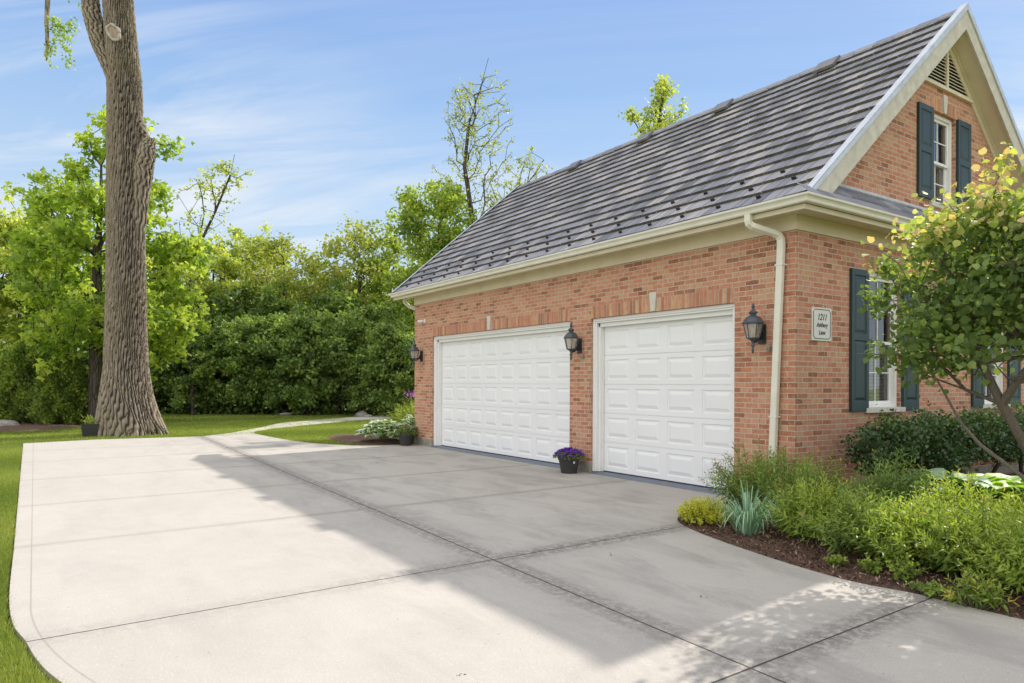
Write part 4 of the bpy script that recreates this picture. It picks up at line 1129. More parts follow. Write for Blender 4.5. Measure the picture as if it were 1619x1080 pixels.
#SPLIT_POTS
# ------------------------------------------------------------------ pots
def pot_round(loc, r, h, label, group, flower, ftone, seed, sticker=False, fl_n=260, leaf='l_spirea', spread=1.25, gh=.12):
    root = empty('flower_pot', loc, label, 'flower pot', group)
    mb = MB(); mb.lathe([(r * .62, 0), (r * .66, .01), (r * .86, h * .70), (r * .88, h * .72), (r * .93, h * .73), (r * 1.0, h * .985), (r * 1.0, h), (r * .93, h), (r * .9, h * .9), (r * .1, h * .9)], n=40); p = mb.build('pot', MAT['pot'], root, smooth=False)
    s = MB(); s.lathe([(r * .9, h * .9), (r * .5, h * .94), (.01, h * .95)], n=20); s.build('soil', MAT['soil'], root)
    rng = np.random.default_rng(seed); n = 900
    t = rng.uniform(0, 2 * PI, n); q = np.sqrt(rng.random(n)) * r * spread
    zz_ = h * .92 + gh * (1 - (q / (r * spread)) ** 2) * rng.random(n) ** .5 - .05 * np.clip(q / r - .95, 0, 1) * 3 * rng.random(n)
    pos = np.stack([np.cos(t) * q, np.sin(t) * q, zz_], -1)
    dirs = np.stack([np.cos(t), np.sin(t), np.full(n, .5)], -1)
    place_leaves(rng, pos, .035 * rng.uniform(.6, 1.3, n), rng.random(n) * .7, 'quad', 1.0, dirs, 1.0, 'foliage', MAT[leaf], root)
    nf = fl_n; t = rng.uniform(0, 2 * PI, nf); q = np.sqrt(rng.random(nf)) * r * spread
    z2 = h * .95 + gh * 1.05 * (1 - .7 * (q / (r * spread)) ** 2) * rng.uniform(.75, 1.1, nf) - .04 * np.clip(q / r - .9, 0, 1) * 2
    ctr = np.stack([np.cos(t) * q, np.sin(t) * q, z2], -1)
    pos = np.repeat(ctr, 5, 0); dd = rng.normal(size=(nf * 5, 3)); dd[:, 2] = np.abs(dd[:, 2]) * .3
    place_leaves(rng, pos, .026 * rng.uniform(.8, 1.3, nf * 5), np.repeat(rng.random(nf), 5), 'quad', .8, dd, .2, 'flowers', MAT[flower], root)
    if sticker:
        v = Vector((CP[0] - loc[0], CP[1] - loc[1], 0)).normalized(); a = math.atan2(v.y, v.x) + .42; R_ = r * .845
        m = MB()
        for i in range(3):
            a0, a1 = a + i * .06, a + (i + 1) * .06
            m.face([(math.cos(a0) * (R_ + .0), math.sin(a0) * R_, h * .56), (math.cos(a1) * R_, math.sin(a1) * R_, h * .56), (math.cos(a1) * (R_ + .007), math.sin(a1) * (R_ + .007), h * .69), (math.cos(a0) * (R_ + .007), math.sin(a0) * (R_ + .007), h * .69)])
        m.build('price_sticker', MAT['label'], root)
    return root
pot_round((-4.10, -.30, .0), .205, .31, 'dark grey round pot of purple petunias on the driveway before the pier', 'flower pots', 'f_purple', .5, 3, True, 260)
pot_round((-10.34, -.36, .0), .205, .31, 'dark grey round pot with a few pink blooms beside the variegated hosta', 'flower pots', 'f_pink', .5, 4, False, 14, gh=.2)
pot_round((-12.35, .35, .0), .17, .24, 'small pot of red and yellow flowers at the edge of the far bed', 'flower pots', 'f_red', .5, 5, False, 70, gh=.22)
sp = empty('square_planter', (-17.75, -6.55, -.03), 'black square tapered planter on the grass beside the big trunk', 'planter')
m = MB(); m.add([(-.17, -.17, 0), (.17, -.17, 0), (.17, .17, 0), (-.17, .17, 0), (-.21, -.21, .36), (.21, -.21, .36), (.21, .21, .36), (-.21, .21, .36), (-.185, -.185, .36), (.185, -.185, .36), (.185, .185, .36), (-.185, .185, .36), (-.18, -.18, .30), (.18, -.18, .30), (.18, .18, .30), (-.18, .18, .30)],
      [(0, 1, 5, 4), (1, 2, 6, 5), (2, 3, 7, 6), (3, 0, 4, 7), (4, 5, 9, 8), (5, 6, 10, 9), (6, 7, 11, 10), (7, 4, 8, 11), (8, 9, 13, 12), (9, 10, 14, 13), (10, 11, 15, 14), (11, 8, 12, 15)]); m.build('planter_box', MAT['pot'], sp)
m = MB(); m.box(-.178, -.178, .2, .178, .178, .31); m.build('soil', MAT['soil'], sp)
rng = np.random.default_rng(8); n = 160; pos = rng.normal(size=(n, 3)) * (.08, .08, .06) + (.05, 0, .42)
place_leaves(rng, pos, .10 * rng.uniform(.6, 1.2, n), rng.random(n), 'lance', .3, np.tile([0, 0, 1.0], (n, 1)), 1.0, 'foliage', MAT['l_light'], sp)
#SPLIT_PLANTS
# ------------------------------------------------------------------ bed plants
def shoot_bush(name, seed, r, h, nst, nlf, ls, matl, tipred=0.0, base=.25, lw='lance', label=None, cat='shrub', loc=(0, 0, 0), group=None, dome=.5, curl=.0):
    rng = np.random.default_rng(seed); root = empty(name, loc, label, cat, group)
    t = rng.uniform(0, 2 * PI, nst); q = np.sqrt(rng.random(nst))
    p0 = np.stack([np.cos(t) * q * r * base, np.sin(t) * q * r * base, np.zeros(nst)], -1)
    hh = h * (1 - dome * q ** 2) * rng.uniform(.72, 1.08, nst)
    p1 = np.stack([np.cos(t) * q * r * 1.0, np.sin(t) * q * r * 1.0, hh], -1) + rng.normal(size=(nst, 3)) * (.05 * r, .05 * r, 0)
    mb = MB(); P_, Dr, Tn, Sz = [], [], [], []
    for i in range(nst):
        mid = (p0[i] + p1[i]) / 2 + np.array([0, 0, hh[i] * .12])
        if i % 2 == 0 or nst < 60: mb.tube([p0[i], mid, p1[i]], [.0045, .0035, .0015], 4, cap=False)
        f = np.linspace(.22 + .1 * rng.random(), 1.0, nlf); tb = rng.uniform(-.1, .1)
        pt = ((1 - f) ** 2)[:, None] * p0[i] + (2 * f * (1 - f))[:, None] * mid + (f ** 2)[:, None] * p1[i]
        ax = p1[i] - mid; ax /= np.linalg.norm(ax)
        ang = np.arange(nlf) * 2.4 + rng.uniform(0, 6); e1 = np.cross(ax, [0.3, .2, 1]); e1 /= np.linalg.norm(e1); e2 = np.cross(ax, e1)
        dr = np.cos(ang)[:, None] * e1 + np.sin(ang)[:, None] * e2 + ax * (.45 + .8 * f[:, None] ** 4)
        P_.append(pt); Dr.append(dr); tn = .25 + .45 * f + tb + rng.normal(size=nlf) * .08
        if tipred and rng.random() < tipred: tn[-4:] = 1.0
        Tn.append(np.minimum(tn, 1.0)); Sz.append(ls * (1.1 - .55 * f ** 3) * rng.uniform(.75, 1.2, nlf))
    mb.build('stems', MAT['gstem'], root)
    P_ = np.concatenate(P_); Dr = np.concatenate(Dr)
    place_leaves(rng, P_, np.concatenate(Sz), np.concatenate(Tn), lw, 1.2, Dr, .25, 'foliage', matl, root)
    return root
sp_specs = [  # x, y, r, h, mat, label
 (-.02, -.74, .58, .84, 'l_spirea', .35, 'green spirea shrub with reddish tips against the garage corner below the lantern'),
 (.50, -.92, .54, .84, 'l_spirea', .20, 'green spirea shrub in front of the downspout behind the blue green iris'),
 (1.14, -1.26, .46, .80, 'l_spirea', .08, 'feathery green spirea shrub just right of the iris clump'),
 (1.42, -1.66, .52, .66, 'l_poplar', .05, 'leafy mid green shrub below the house number sign, behind bare mulch'),
 (1.95, -1.84, .50, .62, 'l_spirea', .03, 'green spirea shrub in the middle of the border, above the lime seedlings'),
 (1.55, -.62, .45, .86, 'l_hedge', .05, 'taller dark green shrub in the second row below the left shutter'),
 (2.38, -1.85, .48, .60, 'l_lime', .02, 'yellow green shrub spilling over the mulch edge beside the lime seedlings'),
 (2.28, -.95, .42, .72, 'l_poplar', .05, 'sunlit yellow green shrub in front of the hostas'),
 (2.80, -1.80, .50, .66, 'l_lime', .02, 'lime green leafy shrub at the kerb by the driveway joint'),
 (3.30, -1.95, .52, .66, 'l_poplar', .02, 'lime green leafy shrub at the right edge of the picture by the driveway'),
 (2.95, -1.05, .48, .74, 'l_lime', .25, 'yellow green shrub with orange tips below the redbud tree'),
 (3.60, -1.35, .55, .70, 'l_lime', .10, 'yellow green shrub furthest right under the redbud tree'),
]
for i, (x, y, r_, h_, mt, tr_, lb) in enumerate(sp_specs):
    big = mt == 'l_lime'
    shoot_bush('border_shrub', 40 + i, r_ * 1.12, h_, 150, 20, .078 if not big else .088, MAT[mt], tr_, .3, 'lance' , lb, 'shrub', (x, y, 0), 'shrubs in the curved border')
# golden low shrub: many short shoots
shoot_bush('golden_shrub', 71, .34, .30, 240, 12, .036, MAT['l_gold'], 0, .55, 'quad', 'small golden yellow shrub at the rounded tip of the bed', 'shrub', (.12, -1.78, 0), dome=.55)
for i, (x, y, s, lb) in enumerate(((1.98, -2.36, .10, 'tiny lime seedling alone on the mulch near the concrete edge'), (2.25, -2.34, .13, 'low lime seedling between the lone seedling and the lime shrubs'), (2.50, -2.30, .17, 'largest lime seedling tucked against the lime shrubs'))):
    shoot_bush('seedling', 80 + i, s, s * 1.1, 14 + 8 * i, 8, .04, MAT['l_lime'], 0, .2, 'quad', lb, 'seedling', (x, y, .02), 'seedlings on the mulch')
shoot_bush('star_leaf_plant', 90, .24, .24, 34, 9, .075, MAT['l_lime'], .3, .3, 'lance', 'yellow plant with star shaped leaves leaning over the concrete edge', 'plant', (3.06, -2.48, 0), dome=.6)
shoot_bush('creeping_weed', 91, .16, .06, 18, 9, .04, MAT['l_spirea'], 0, .3, 'quad', 'small dark green weed growing at the driveway joint by the kerb', 'weed', (2.74, -2.46, .01), dome=.3)

def blade_clump(name, seed, n, length, wd, matl, loc, label, cat, lean=.6, segs=7, stiff=.9):
    rng = np.random.default_rng(seed); root = empty(name, loc, label, cat); V, Fc, T = [], [], []; vi = 0
    for i in range(n):
        t = rng.uniform(0, 2 * PI); q = rng.random() ** .5 * .11; L_ = length * rng.uniform(.65, 1.15); w_ = wd * rng.uniform(.7, 1.2)
        d = np.array([math.cos(t), math.sin(t), 0]); p = d * q; ang = rng.uniform(.03, .35) * (lean + .4); bend = rng.uniform(.6, 1.7) * lean; side = np.array([-math.sin(t), math.cos(t), 0]); tn = rng.random()
        brk = rng.uniform(.5, .85)
        for s in range(segs + 1):
            f = s / segs; wv = w_ * (1 - f ** 3) * (.7 + .3 * f); a_ = ang + bend * f ** 1.6 + (1.2 * lean if f > brk and tn > .5 else 0)
            V.append(p - side * wv); V.append(p + side * wv)
            if s < segs: Fc.append((vi, vi + 1, vi + 3, vi + 2)); T.append(tn * .8 + .2 * f)
            vi += 2; p = p + (d * math.sin(a_) + np.array([0, 0, 1]) * math.cos(a_)) * L_ / segs
        
    V = np.array(V); V[:, 2] = np.maximum(V[:, 2], .01)
    fast_mesh('leaf_blades', V, np.array(Fc), matl, np.array(T), root)
    return root
blade_clump('iris_clump', 3, 190, .56, .009, MAT['l_iris'], (.78, -1.93, .0), 'blue green iris clump with arching blades at the front of the bed', 'plant', 1.15)

def broad_clump(name, seed, n, ls, r, h, matl, loc, label, cat, group=None, edge=False):
    """hosta: big ribbed leaves arching from the centre"""
    rng = np.random.default_rng(seed); root = empty(name, loc, label, cat, group); V, Fc, T = [], [], []; vi = 0
    for i in range(n):
        t = rng.uniform(0, 2 * PI); q = rng.random() ** .6; d = np.array([math.cos(t), math.sin(t), 0]); side = np.array([-math.sin(t), math.cos(t), 0])
        p = d * q * r * .7; p[2] = h * (1 - .6 * q * q) * rng.uniform(.75, 1.1); L_ = ls * rng.uniform(.7, 1.15); a_ = rng.uniform(.9, 1.4); tn = rng.random()
        W_ = [.10, .34, .42, .30, .02]; segs = 4
        for s in range(segs + 1):
            f = s / segs; wv = W_[s] * L_; up_ = np.array([0, 0, .22 * wv])
            V += [p - side * wv + up_, p - side * wv * .6 + up_ * .3, p, p + side * wv * .6 + up_ * .3, p + side * wv + up_]
            if s < segs:
                for k in range(4):
                    Fc.append((vi + k, vi + k + 1, vi + k + 6, vi + k + 5))
                    T.append((.95 if k in (0, 3) else .2 + .3 * tn) if edge else np.clip(tn + .1 * (k - 1.5), 0, 1))
            vi += 5; p = p + (d * math.sin(a_) + np.array([0, 0, 1]) * math.cos(a_)) * L_ / segs; a_ += .28
    mb = MB()
    for i in range(min(n, 40)):
        t = rng.uniform(0, 2 * PI); q = rng.random(); mb.tube([(0, 0, 0), (math.cos(t) * q * r * .4, math.sin(t) * q * r * .4, h * .5), (math.cos(t) * q * r * .7, math.sin(t) * q * r * .7, h * .8 * (1 - .5 * q))], .006, 4, cap=False)
    mb.build('stalks', MAT['gstem'], root)
    V = np.array(V); V[:, 2] = np.maximum(V[:, 2], .01)
    fast_mesh('leaves', V, np.array(Fc), matl, np.array(T), root, smooth=True); return root
for i, (c, d, mt, lb) in enumerate(((1452, 7.9, 'l_blue', 'dark grey green hosta furthest left of the hostas under the hedge'), (1500, 7.5, 'l_blue', 'pale grey green hosta in front of the hedge stems'), (1545, 7.7, 'l_hosta', 'bright green hosta behind the pale grey one'), (1590, 7.3, 'l_hosta', 'bright sunlit yellow green hosta near the redbud stem'), (1640, 7.1, 'l_hosta', 'sunlit hosta at the right edge of the picture'))):
    p = spot(c, d); broad_clump('hosta', 20 + i, 60, .30, .50, .50, MAT[mt], (p.x, p.y, 0), lb, 'hosta', 'hostas under the redbud')

# far corner planting
broad_clump('variegated_hosta', 31, 230, .24, .72, .50, MAT['l_varieg'], (-11.30, -.50, 0), 'white edged hosta clump between the pots at the far garage corner', 'hosta', edge=True)
broad_clump('variegated_hosta', 32, 150, .22, .50, .62, MAT['l_varieg'], (-10.85, .10, 0), 'smaller white edged hosta against the far garage corner', 'hosta', edge=True)
shoot_bush('leafy_perennial', 33, 1.15, 1.15, 420, 24, .11, MAT['l_poplar'], 0, .3, 'lance', 'tall green leafy perennial behind the white edged hosta', 'plant', (-11.9, .95, 0))
broad_clump('variegated_hosta', 34, 130, .26, .7, 1.1, MAT['l_varieg'], (-13.3, 1.9, 0), 'white edged hosta behind the leafy perennial by the lawn', 'hosta', edge=True)
rt = empty('mauve_flowers', (-11.25, .55, .1), 'mauve flower head cluster standing above the far perennial bed', 'flowers')
rng = np.random.default_rng(77); m = MB()
for i in range(9): m.tube([(rng.normal() * .05, rng.normal() * .05, 0), (rng.normal() * .1, rng.normal() * .1, .9)], .006, 4)
m.build('stems', MAT['gstem'], rt)
pos = rng.normal(size=(500, 3)) * (.22, .17, .05) + (0, 0, 1.13)
place_leaves(rng, pos, .05 * rng.uniform(.6, 1.2, 500), rng.random(500), 'quad', .5, name='blooms', mat=MAT['f_mauve'], parent=rt)

# low dark hedge along the gable wall, showing its bare stems
def wall_shrub(seed, loc, label, r=.56, h=1.12):
    rng = np.random.default_rng(seed)
    root = empty('wall_hedge_shrub', loc, label, 'hedge shrub', 'dark hedge along the gable wall')
    tips = crown_tips(rng, [((0, 0, h * .68), (r * .75, r, h * .30), 42, 4, .06, .35)])
    tips = tips[tips[:, 2] > h * .3]
    trunks = [(0, 0, 0), (0.02, 0.0, .08), (0, 0, .18)]
    nodes, par, ch, rr_ = grow(trunks, tips, .004, .12, rng=rng, rbase=.03, upw=.1)
    branch_mesh(nodes, par, ch, rr_, 'stems', MAT['stem'], root, 5)
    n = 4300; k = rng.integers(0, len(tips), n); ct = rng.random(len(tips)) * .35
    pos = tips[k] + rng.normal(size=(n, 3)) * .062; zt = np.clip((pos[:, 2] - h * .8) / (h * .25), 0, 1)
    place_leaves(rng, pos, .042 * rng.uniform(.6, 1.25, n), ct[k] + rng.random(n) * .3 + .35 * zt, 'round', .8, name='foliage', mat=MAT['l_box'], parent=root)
labs = ['dark hedge shrub nearest the garage corner, left of the first shutter', 'dark hedge shrub below the first ground floor window', 'dark hedge shrub under the right shutter of the first window', 'dark hedge shrub between the two ground floor windows', 'dark hedge shrub left of the second ground floor window', 'dark hedge shrub below the second ground floor window', 'dark hedge shrub furthest right along the gable wall']
for i, y in enumerate((.95, 1.85, 2.75, 3.65, 4.6, 5.5, 6.4)):
    wall_shrub(100 + i, (.72 + .05 * math.sin(i * 2.1), y, 0), labs[i])

# redbud tree in the bed
def redbud():
    rng = np.random.default_rng(211)
    base = Vector((3.02, -.42, 0)); root = empty('redbud_tree', base, 'small redbud tree with bronze young leaves growing in front of the gable windows', 'tree')
    b = np.array(base)
    def L_(p): return np.array(p) - b
    A = [L_(p) for p in ((3.02, -.42, 0), (2.95, -.55, .45), (2.80, -.80, .90), (2.66, -1.02, 1.36), (2.50, -1.02, 1.72), (2.42, -.95, 2.1), (2.35, -.9, 2.4))]
    tips1 = crown_tips(rng, [((2.58 - b[0], -1.0 - b[1], 2.28), (1.02, 1.02, .88), 92, 3, .14, .25), ((3.32 - b[0], -.8 - b[1], 2.48), (1.25, 1.25, .90), 85, 3, .16, .3), ((4.6 - b[0], .0 - b[1], 3.1), (1.3, 1.2, .95), 16, 3, .18, .3)])
    tips1 = tips1[tips1[:, 2] > 1.28]
    nodes, par, ch, rr_ = grow(A, tips1, .0045, .22, rng=rng, rbase=.040, upw=.25)
    branch_mesh(nodes, par, ch, rr_, 'trunk', MAT['bark2'], root, 7)
    m = MB()
    m.tube([L_(p) for p in ((3.05, -.42, 0), (3.10, -.62, .4), (3.02, -.95, .95), (3.1, -1.1, 1.5), (3.2, -1.0, 2.2), (3.3, -.9, 2.6))], [.042, .037, .030, .025, .018, .008], 8)
    m.tube([L_(p) for p in ((3.0, -.48, .0), (3.05, -.95, .42), (2.85, -1.15, .78), (2.56, -1.20, 1.02), (2.42, -1.22, 1.2), (2.30, -1.30, 1.5), (2.2, -1.4, 1.75))], [.020, .019, .017, .015, .012, .009, .005], 7)
    m.tube([L_(p) for p in ((3.02, -.38, 0), (3.3, -.4, .6), (3.6, -.3, 1.4), (4.1, -.1, 2.4), (4.6, 0, 2.8))], [.045, .04, .034, .022, .010], 8)
    m.build('side_stem', MAT['bark2'], root, smooth=True)
    wx = b[0] + tips1[:, 0]; wt = np.where(wx > 4.0, .25, np.where(wx > 3.25, .42, 1.0)) * np.where(tips1[:, 2] < 1.95, .5, 1.0); wt = wt * rng.random(len(tips1)) ** 2.2; wt /= wt.sum()
    n = 14500; k = rng.choice(len(tips1), n, p=wt)
    pos = tips1[k] + rng.normal(size=(n, 3)) * (.095, .095, .07)
    uu, vv, zz_ = project(pos + b); kp = (uu > 1362); pos = pos[kp]; n = len(pos)
    ztop = np.zeros(n)
    w_ = b + pos
    # young bronze growth on the outer upper shoots
    e1 = ((w_[:, 0] - 2.6) / 1.2) ** 2 + ((w_[:, 1] + 1.0) / 1.2) ** 2 + ((w_[:, 2] - 2.2) / .98) ** 2
    e2 = ((w_[:, 0] - 3.4) / 1.4) ** 2 + ((w_[:, 1] + .75) / 1.4) ** 2 + ((w_[:, 2] - 2.4) / .98) ** 2
    e = np.minimum(e1, e2); young = np.clip((e - .50) * 1.9, 0, 1) * np.clip((w_[:, 2] - 2.1) / .6, 0, 1)
    tone = .22 + rng.random(n) * .42 + young * (.24 + .36 * rng.random(n))
    place_leaves(rng, pos, .062 * rng.uniform(.55, 1.25, n), tone, 'round', 1.3, name='crown', mat=MAT['l_redbud'], parent=root, droop=.35)
redbud()
#SPLIT_TREES
# ------------------------------------------------------------------ big cottonwood
def big_tree():
    base = np.array([-18.1, -5.55, 0.0]); R3 = np.array([R[0], R[1], 0]); R3 /= np.linalg.norm(R3); F3 = np.array([F[0], F[1], 0]); F3 /= np.linalg.norm(F3)
    root = empty('cottonwood_tree', tuple(base), 'huge deeply furrowed tree trunk rising out of the picture beside the driveway', 'tree')
    st = [(0, 204, 112), (.25, 204, 104), (.45, 203, 97), (1.1, 200, 83), (1.9, 199, 71), (3.2, 199, 65), (5.3, 198.5, 61), (8, 197, 57.5), (10.4, 195, 54), (11.5, 189, 50), (12.6, 184, 48), (14, 180, 44), (17, 176, 34), (19, 172, 22)]
    zs = np.array([s[0] for s in st]); cx = (np.array([s[1] for s in st]) - 204) / 53.9; rw = np.array([s[2] for s in st]) / 53.9 / 2 * np.interp(zs, [0, 1, 2], [.95, .89, .86])
    rng = np.random.default_rng(2); nz, na = 680, 480
    Z = np.linspace(-.05, 19, nz); A = np.linspace(0, 2 * PI, na, endpoint=False)
    zz_, aa = np.meshgrid(Z, A, indexing='ij')
    rad_ = np.interp(zz_, zs, rw); off = np.interp(zz_, zs, cx)
    # buttresses
    fl = np.clip(1 - zz_ / 1.4, 0, 1) ** 1.5
    rad_ = rad_ * (1 + fl * (.09 * np.sin(aa * 5 + .6) + .06 * np.sin(aa * 9 + 2)) + .02 * np.sin(aa * 3 + zz_ * .4))
    # upright plates: wobbling columns broken by short cross cracks at random heights
    NC = 48; u = aa / (2 * PI) * NC + .38 * np.sin(zz_ * 2.7 + 3 * aa) + .24 * np.sin(zz_ * 6.3 + 11 * aa) + .14 * np.sin(zz_ * 13.7 + 23 * aa)
    u = u + .5 * np.sin(zz_ * .7 + aa * 2)
    iu = np.floor(u).astype(int); fu = u - iu; ci = iu % NC
    cr = rng.random((NC, 2)); v = zz_ / (.34 + .5 * cr[ci, 1]) + cr[ci, 0] * 7 + .12 * np.sin(fu * 6.28); iv = np.floor(v).astype(int); fv = v - iv
    hs = rng.random((NC + 1, 140)); lo_ = hs[ci, iv % 140]; cl_ = np.where(fu < .5, hs[ci, (iv * 3) % 140], hs[(ci + 1) % NC, (iv * 3) % 140])
    eu = np.minimum(fu, 1 - fu) * 2; ev = np.minimum(fv, 1 - fv) * 2
    eu = np.clip(eu / (.60 + .40 * lo_) + (cl_ > .85) * .45, 0, 1); ev = np.clip(ev / .20 + (lo_ > .7) * .8, 0, 1)
    e = np.minimum(eu, ev) * (.82 + .18 * np.sin(aa * 190 + 9 * np.sin(zz_ * 3 + aa * 9)))
    rad_ = rad_ + (e ** .8 - .5) * .070 + (lo_ - .5) * .02 + rng.normal(size=u.shape) * .003
    P_ = base * 0 + off[..., None] * R3 + rad_[..., None] * (np.cos(aa)[..., None] * R3 + np.sin(aa)[..., None] * F3); P_[..., 2] = zz_
    idx = np.arange(nz * na).reshape(nz, na); q = np.stack([idx[:-1], np.roll(idx, -1, 1)[:-1], np.roll(idx, -1, 1)[1:], idx[1:]], -1).reshape(-1, 4)
    ef = ((e[:-1] + e[1:]) / 2).reshape(-1)
    fast_mesh('trunk', P_.reshape(-1, 3), q, MAT['bigbark'], ef, root, smooth=True)
    def pp(px, z, fwd=0.0): return tuple(((px - 204) / 53.9) * R3 + fwd * F3 + np.array([0, 0, z]))
    m = MB()
    def bk_(j, i, n):
        a_ = j * 2 * PI / n; return (math.sin(a_ * 11 + 1.6 * math.sin(i * .23 + a_) + .9 * math.sin(i * .61 + 2 * a_)) + .5 * math.sin(a_ * 17 + 1.9 * math.sin(i * .31 + 2))) / 1.5
    def ltube(pts, rs, n=72, seg=22, tn=.4):
        # resampled limb with furrowed surface
        P0 = smooth3(pts, seg); rr_ = np.interp(np.linspace(0, 1, len(P0)), np.linspace(0, 1, len(rs)), rs)
        P0 = [Vector(p) for p in P0]; rings = []; prev = None; rg = random.Random(4)
        k = len(P0); Vs = []; fs = []; tones = []
        for i, p in enumerate(P0):
            d = (P0[min(i + 1, k - 1)] - P0[max(i - 1, 0)]).normalized()
            a = (d.cross(Vector((0, 1, .1)))).normalized() if prev is None else (prev - d * prev.dot(d)).normalized()
            prev = a; b_ = d.cross(a)
            for j in range(n):
                w_ = 1 + .09 * bk_(j, i, n) + rg.uniform(-.03, .03)
                Vs.append(p + (a * math.cos(2 * PI * j / n) + b_ * math.sin(2 * PI * j / n)) * rr_[i] * w_)
        for i in range(k - 1):
            for j in range(n):
                m.face([Vs[i * n + j], Vs[i * n + (j + 1) % n], Vs[(i + 1) * n + (j + 1) % n], Vs[(i + 1) * n + j]], 0, tone=.55 + .55 * bk_(j, i, n))
        m.face([Vs[(k - 1) * n + j] for j in range(n)], 0, .6)
    def smooth3(pts, n):
        P = [np.array(p, float) for p in pts]; out = []
        for i in range(len(P) - 1):
            p0 = P[max(i - 1, 0)]; p1 = P[i]; p2 = P[i + 1]; p3 = P[min(i + 2, len(P) - 1)]
            for k in range(n):
                t = k / n; out.append(.5 * ((2 * p1) + (-p0 + p2) * t + (2 * p0 - 5 * p1 + 4 * p2 - p3) * t * t + (-p0 + 3 * p1 - 3 * p2 + p3) * t ** 3))
        out.append(P[-1]); return out
    ltube([pp(190, 9.7, .0), pp(179, 10.5, -.1), pp(168.5, 10.98, -.12), pp(158.5, 11.4, -.12), pp(151.5, 11.85, -.1), pp(145.5, 12.3, -.1), pp(141, 12.75, -.05), pp(131, 13.9, 0), pp(112, 15.2, .1)], [.20, .21, .21, .22, .235, .24, .225, .19, .12])
    ltube([pp(213, 5.0, .0), pp(219, 6.0, -.05), pp(222.5, 6.8, -.08), pp(227, 7.5, -.1), pp(231.5, 8.0, -.12), pp(236, 8.4, -.12), pp(241, 8.62, -.12)], [.16, .19, .225, .25, .25, .20, .11])
    ltube([pp(212, 9.5, 0), pp(219, 9.2, 0), pp(226, 8.85, -.02), pp(235, 8.6, -.05)], [.14, .10, .09, .08], 14)
    ltube([pp(125, 14.4, .1), pp(96, 14.6, .1), pp(82, 13.9, 0), pp(76, 13.0, -.05), pp(73, 12.1, -.05), pp(74, 11.4, -.05), pp(73, 10.9, -.05)], [.12, .10, .085, .075, .06, .05, .02], 10)
    ltube([pp(133, 13.3, 0), pp(122, 13.6, -.1), pp(112, 13.1, -.1), pp(108, 12.7, -.1)], [.06, .05, .035, .02], 8)
    m.build('limb', MAT['bigbark'], root, usetone=True, smooth=True)
    # scar
    cpt = Vector(pp(190, hgt(63, 20.6), -.43)); nrm = Vector(tuple(-F3)); 
    s = MB(); pts = []
    Rv = Vector(tuple(R3)); n = 28
    for k in range(n + 1):
        t = 2 * PI * k / n; pts.append(cpt + Rv * math.cos(t) * (.17 + .015 * math.sin(3 * t)) + Vector((0, 0, 1)) * math.sin(t) * (.225 + .012 * math.sin(5 * t)) - Rv * .07 * math.sin(t))
    s.tube(pts, [.040 + .010 * math.sin(i * 1.3) for i in range(len(pts))], 8, cap=False); s.build('branch_scar_rim', MAT['callus'], root, smooth=True)
    s = MB(); s.add([cpt + nrm * .02 * 0 + Vector((0, 0, 0))] + [q for q in pts[:-1]], [(0, 1 + k, 1 + (k + 1) % n) for k in range(n)]); s.build('branch_scar', MAT['scar'], root)
    # foliage above the frame and the two hanging sprays seen at its top left
    blobs = [(pp(100, 17.5), (3, 3, 1.6), 30, 3, .3, .3), (pp(190, 19.5), (3.2, 3.2, 1.8), 40, 3, .3, .3)]
    tips = list(crown_tips(rng, blobs))
    for (px, z, sx, sz, c) in ((84, 11.75, .10, .25, 16), (96, 11.7, .16, .26, 26), (104, 11.0, .07, .16, 10), (74, 11.2, .10, .2, 9), (118, 13.0, .14, .16, 14), (112, 11.9, .07, .14, 9)):
        for _ in range(c): tips.append(np.array(pp(px, z)) + rng.normal(size=3) * (sx, sx, sz) * .8)
    tips = np.array(tips); n = 9000; k = rng.integers(0, len(tips), n)
    k[:760] = rng.integers(len(tips) - 84, len(tips), 760)
    k[760:] = rng.integers(0, len(tips) - 84, n - 760)
    sg_ = np.where(np.arange(n)[:, None] < 760, .045, .3)
    pos = tips[k] + rng.normal(size=(n, 3)) * sg_
    place_leaves(rng, pos, .085 * rng.uniform(.6, 1.3, n), rng.random(n), 'quad', .6, name='crown', mat=MAT['l_maple'], parent=root, droop=.3)
big_tree()

# ------------------------------------------------------------------ maple behind the trunk
pm = spot(152, 24.6)
make_tree('maple_tree', 301, [(0, 0, 0), (.02, 0, 1.5), (.05, 0, 3), (.1, .0, 4.5), (.15, 0, 6), (.2, .1, 7.5), (.3, .1, 9)],
  [((.15, .4, 5.3), (2.9, 2.9, 3.4), 74, 3, .24, .45), ((.4, .6, 8.6), (1.9, 1.9, 2.1), 32, 3, .25, .4), ((1.2, 1.5, 4.6), (1.7, 1.9, 2.4), 40, 3, .25, .4), ((-1.4, -1.2, 6.3), (1.3, 1.3, 2.6), 26, 3, .25, .35)],
  19500, .17, (.17, .17, .12), MAT['l_maple'], MAT['bark'], pm, 'bright green maple tree right behind the huge trunk', 'tree', tpl='maple', rtip=.012, rbase=.24, droop=.5, up=.9)

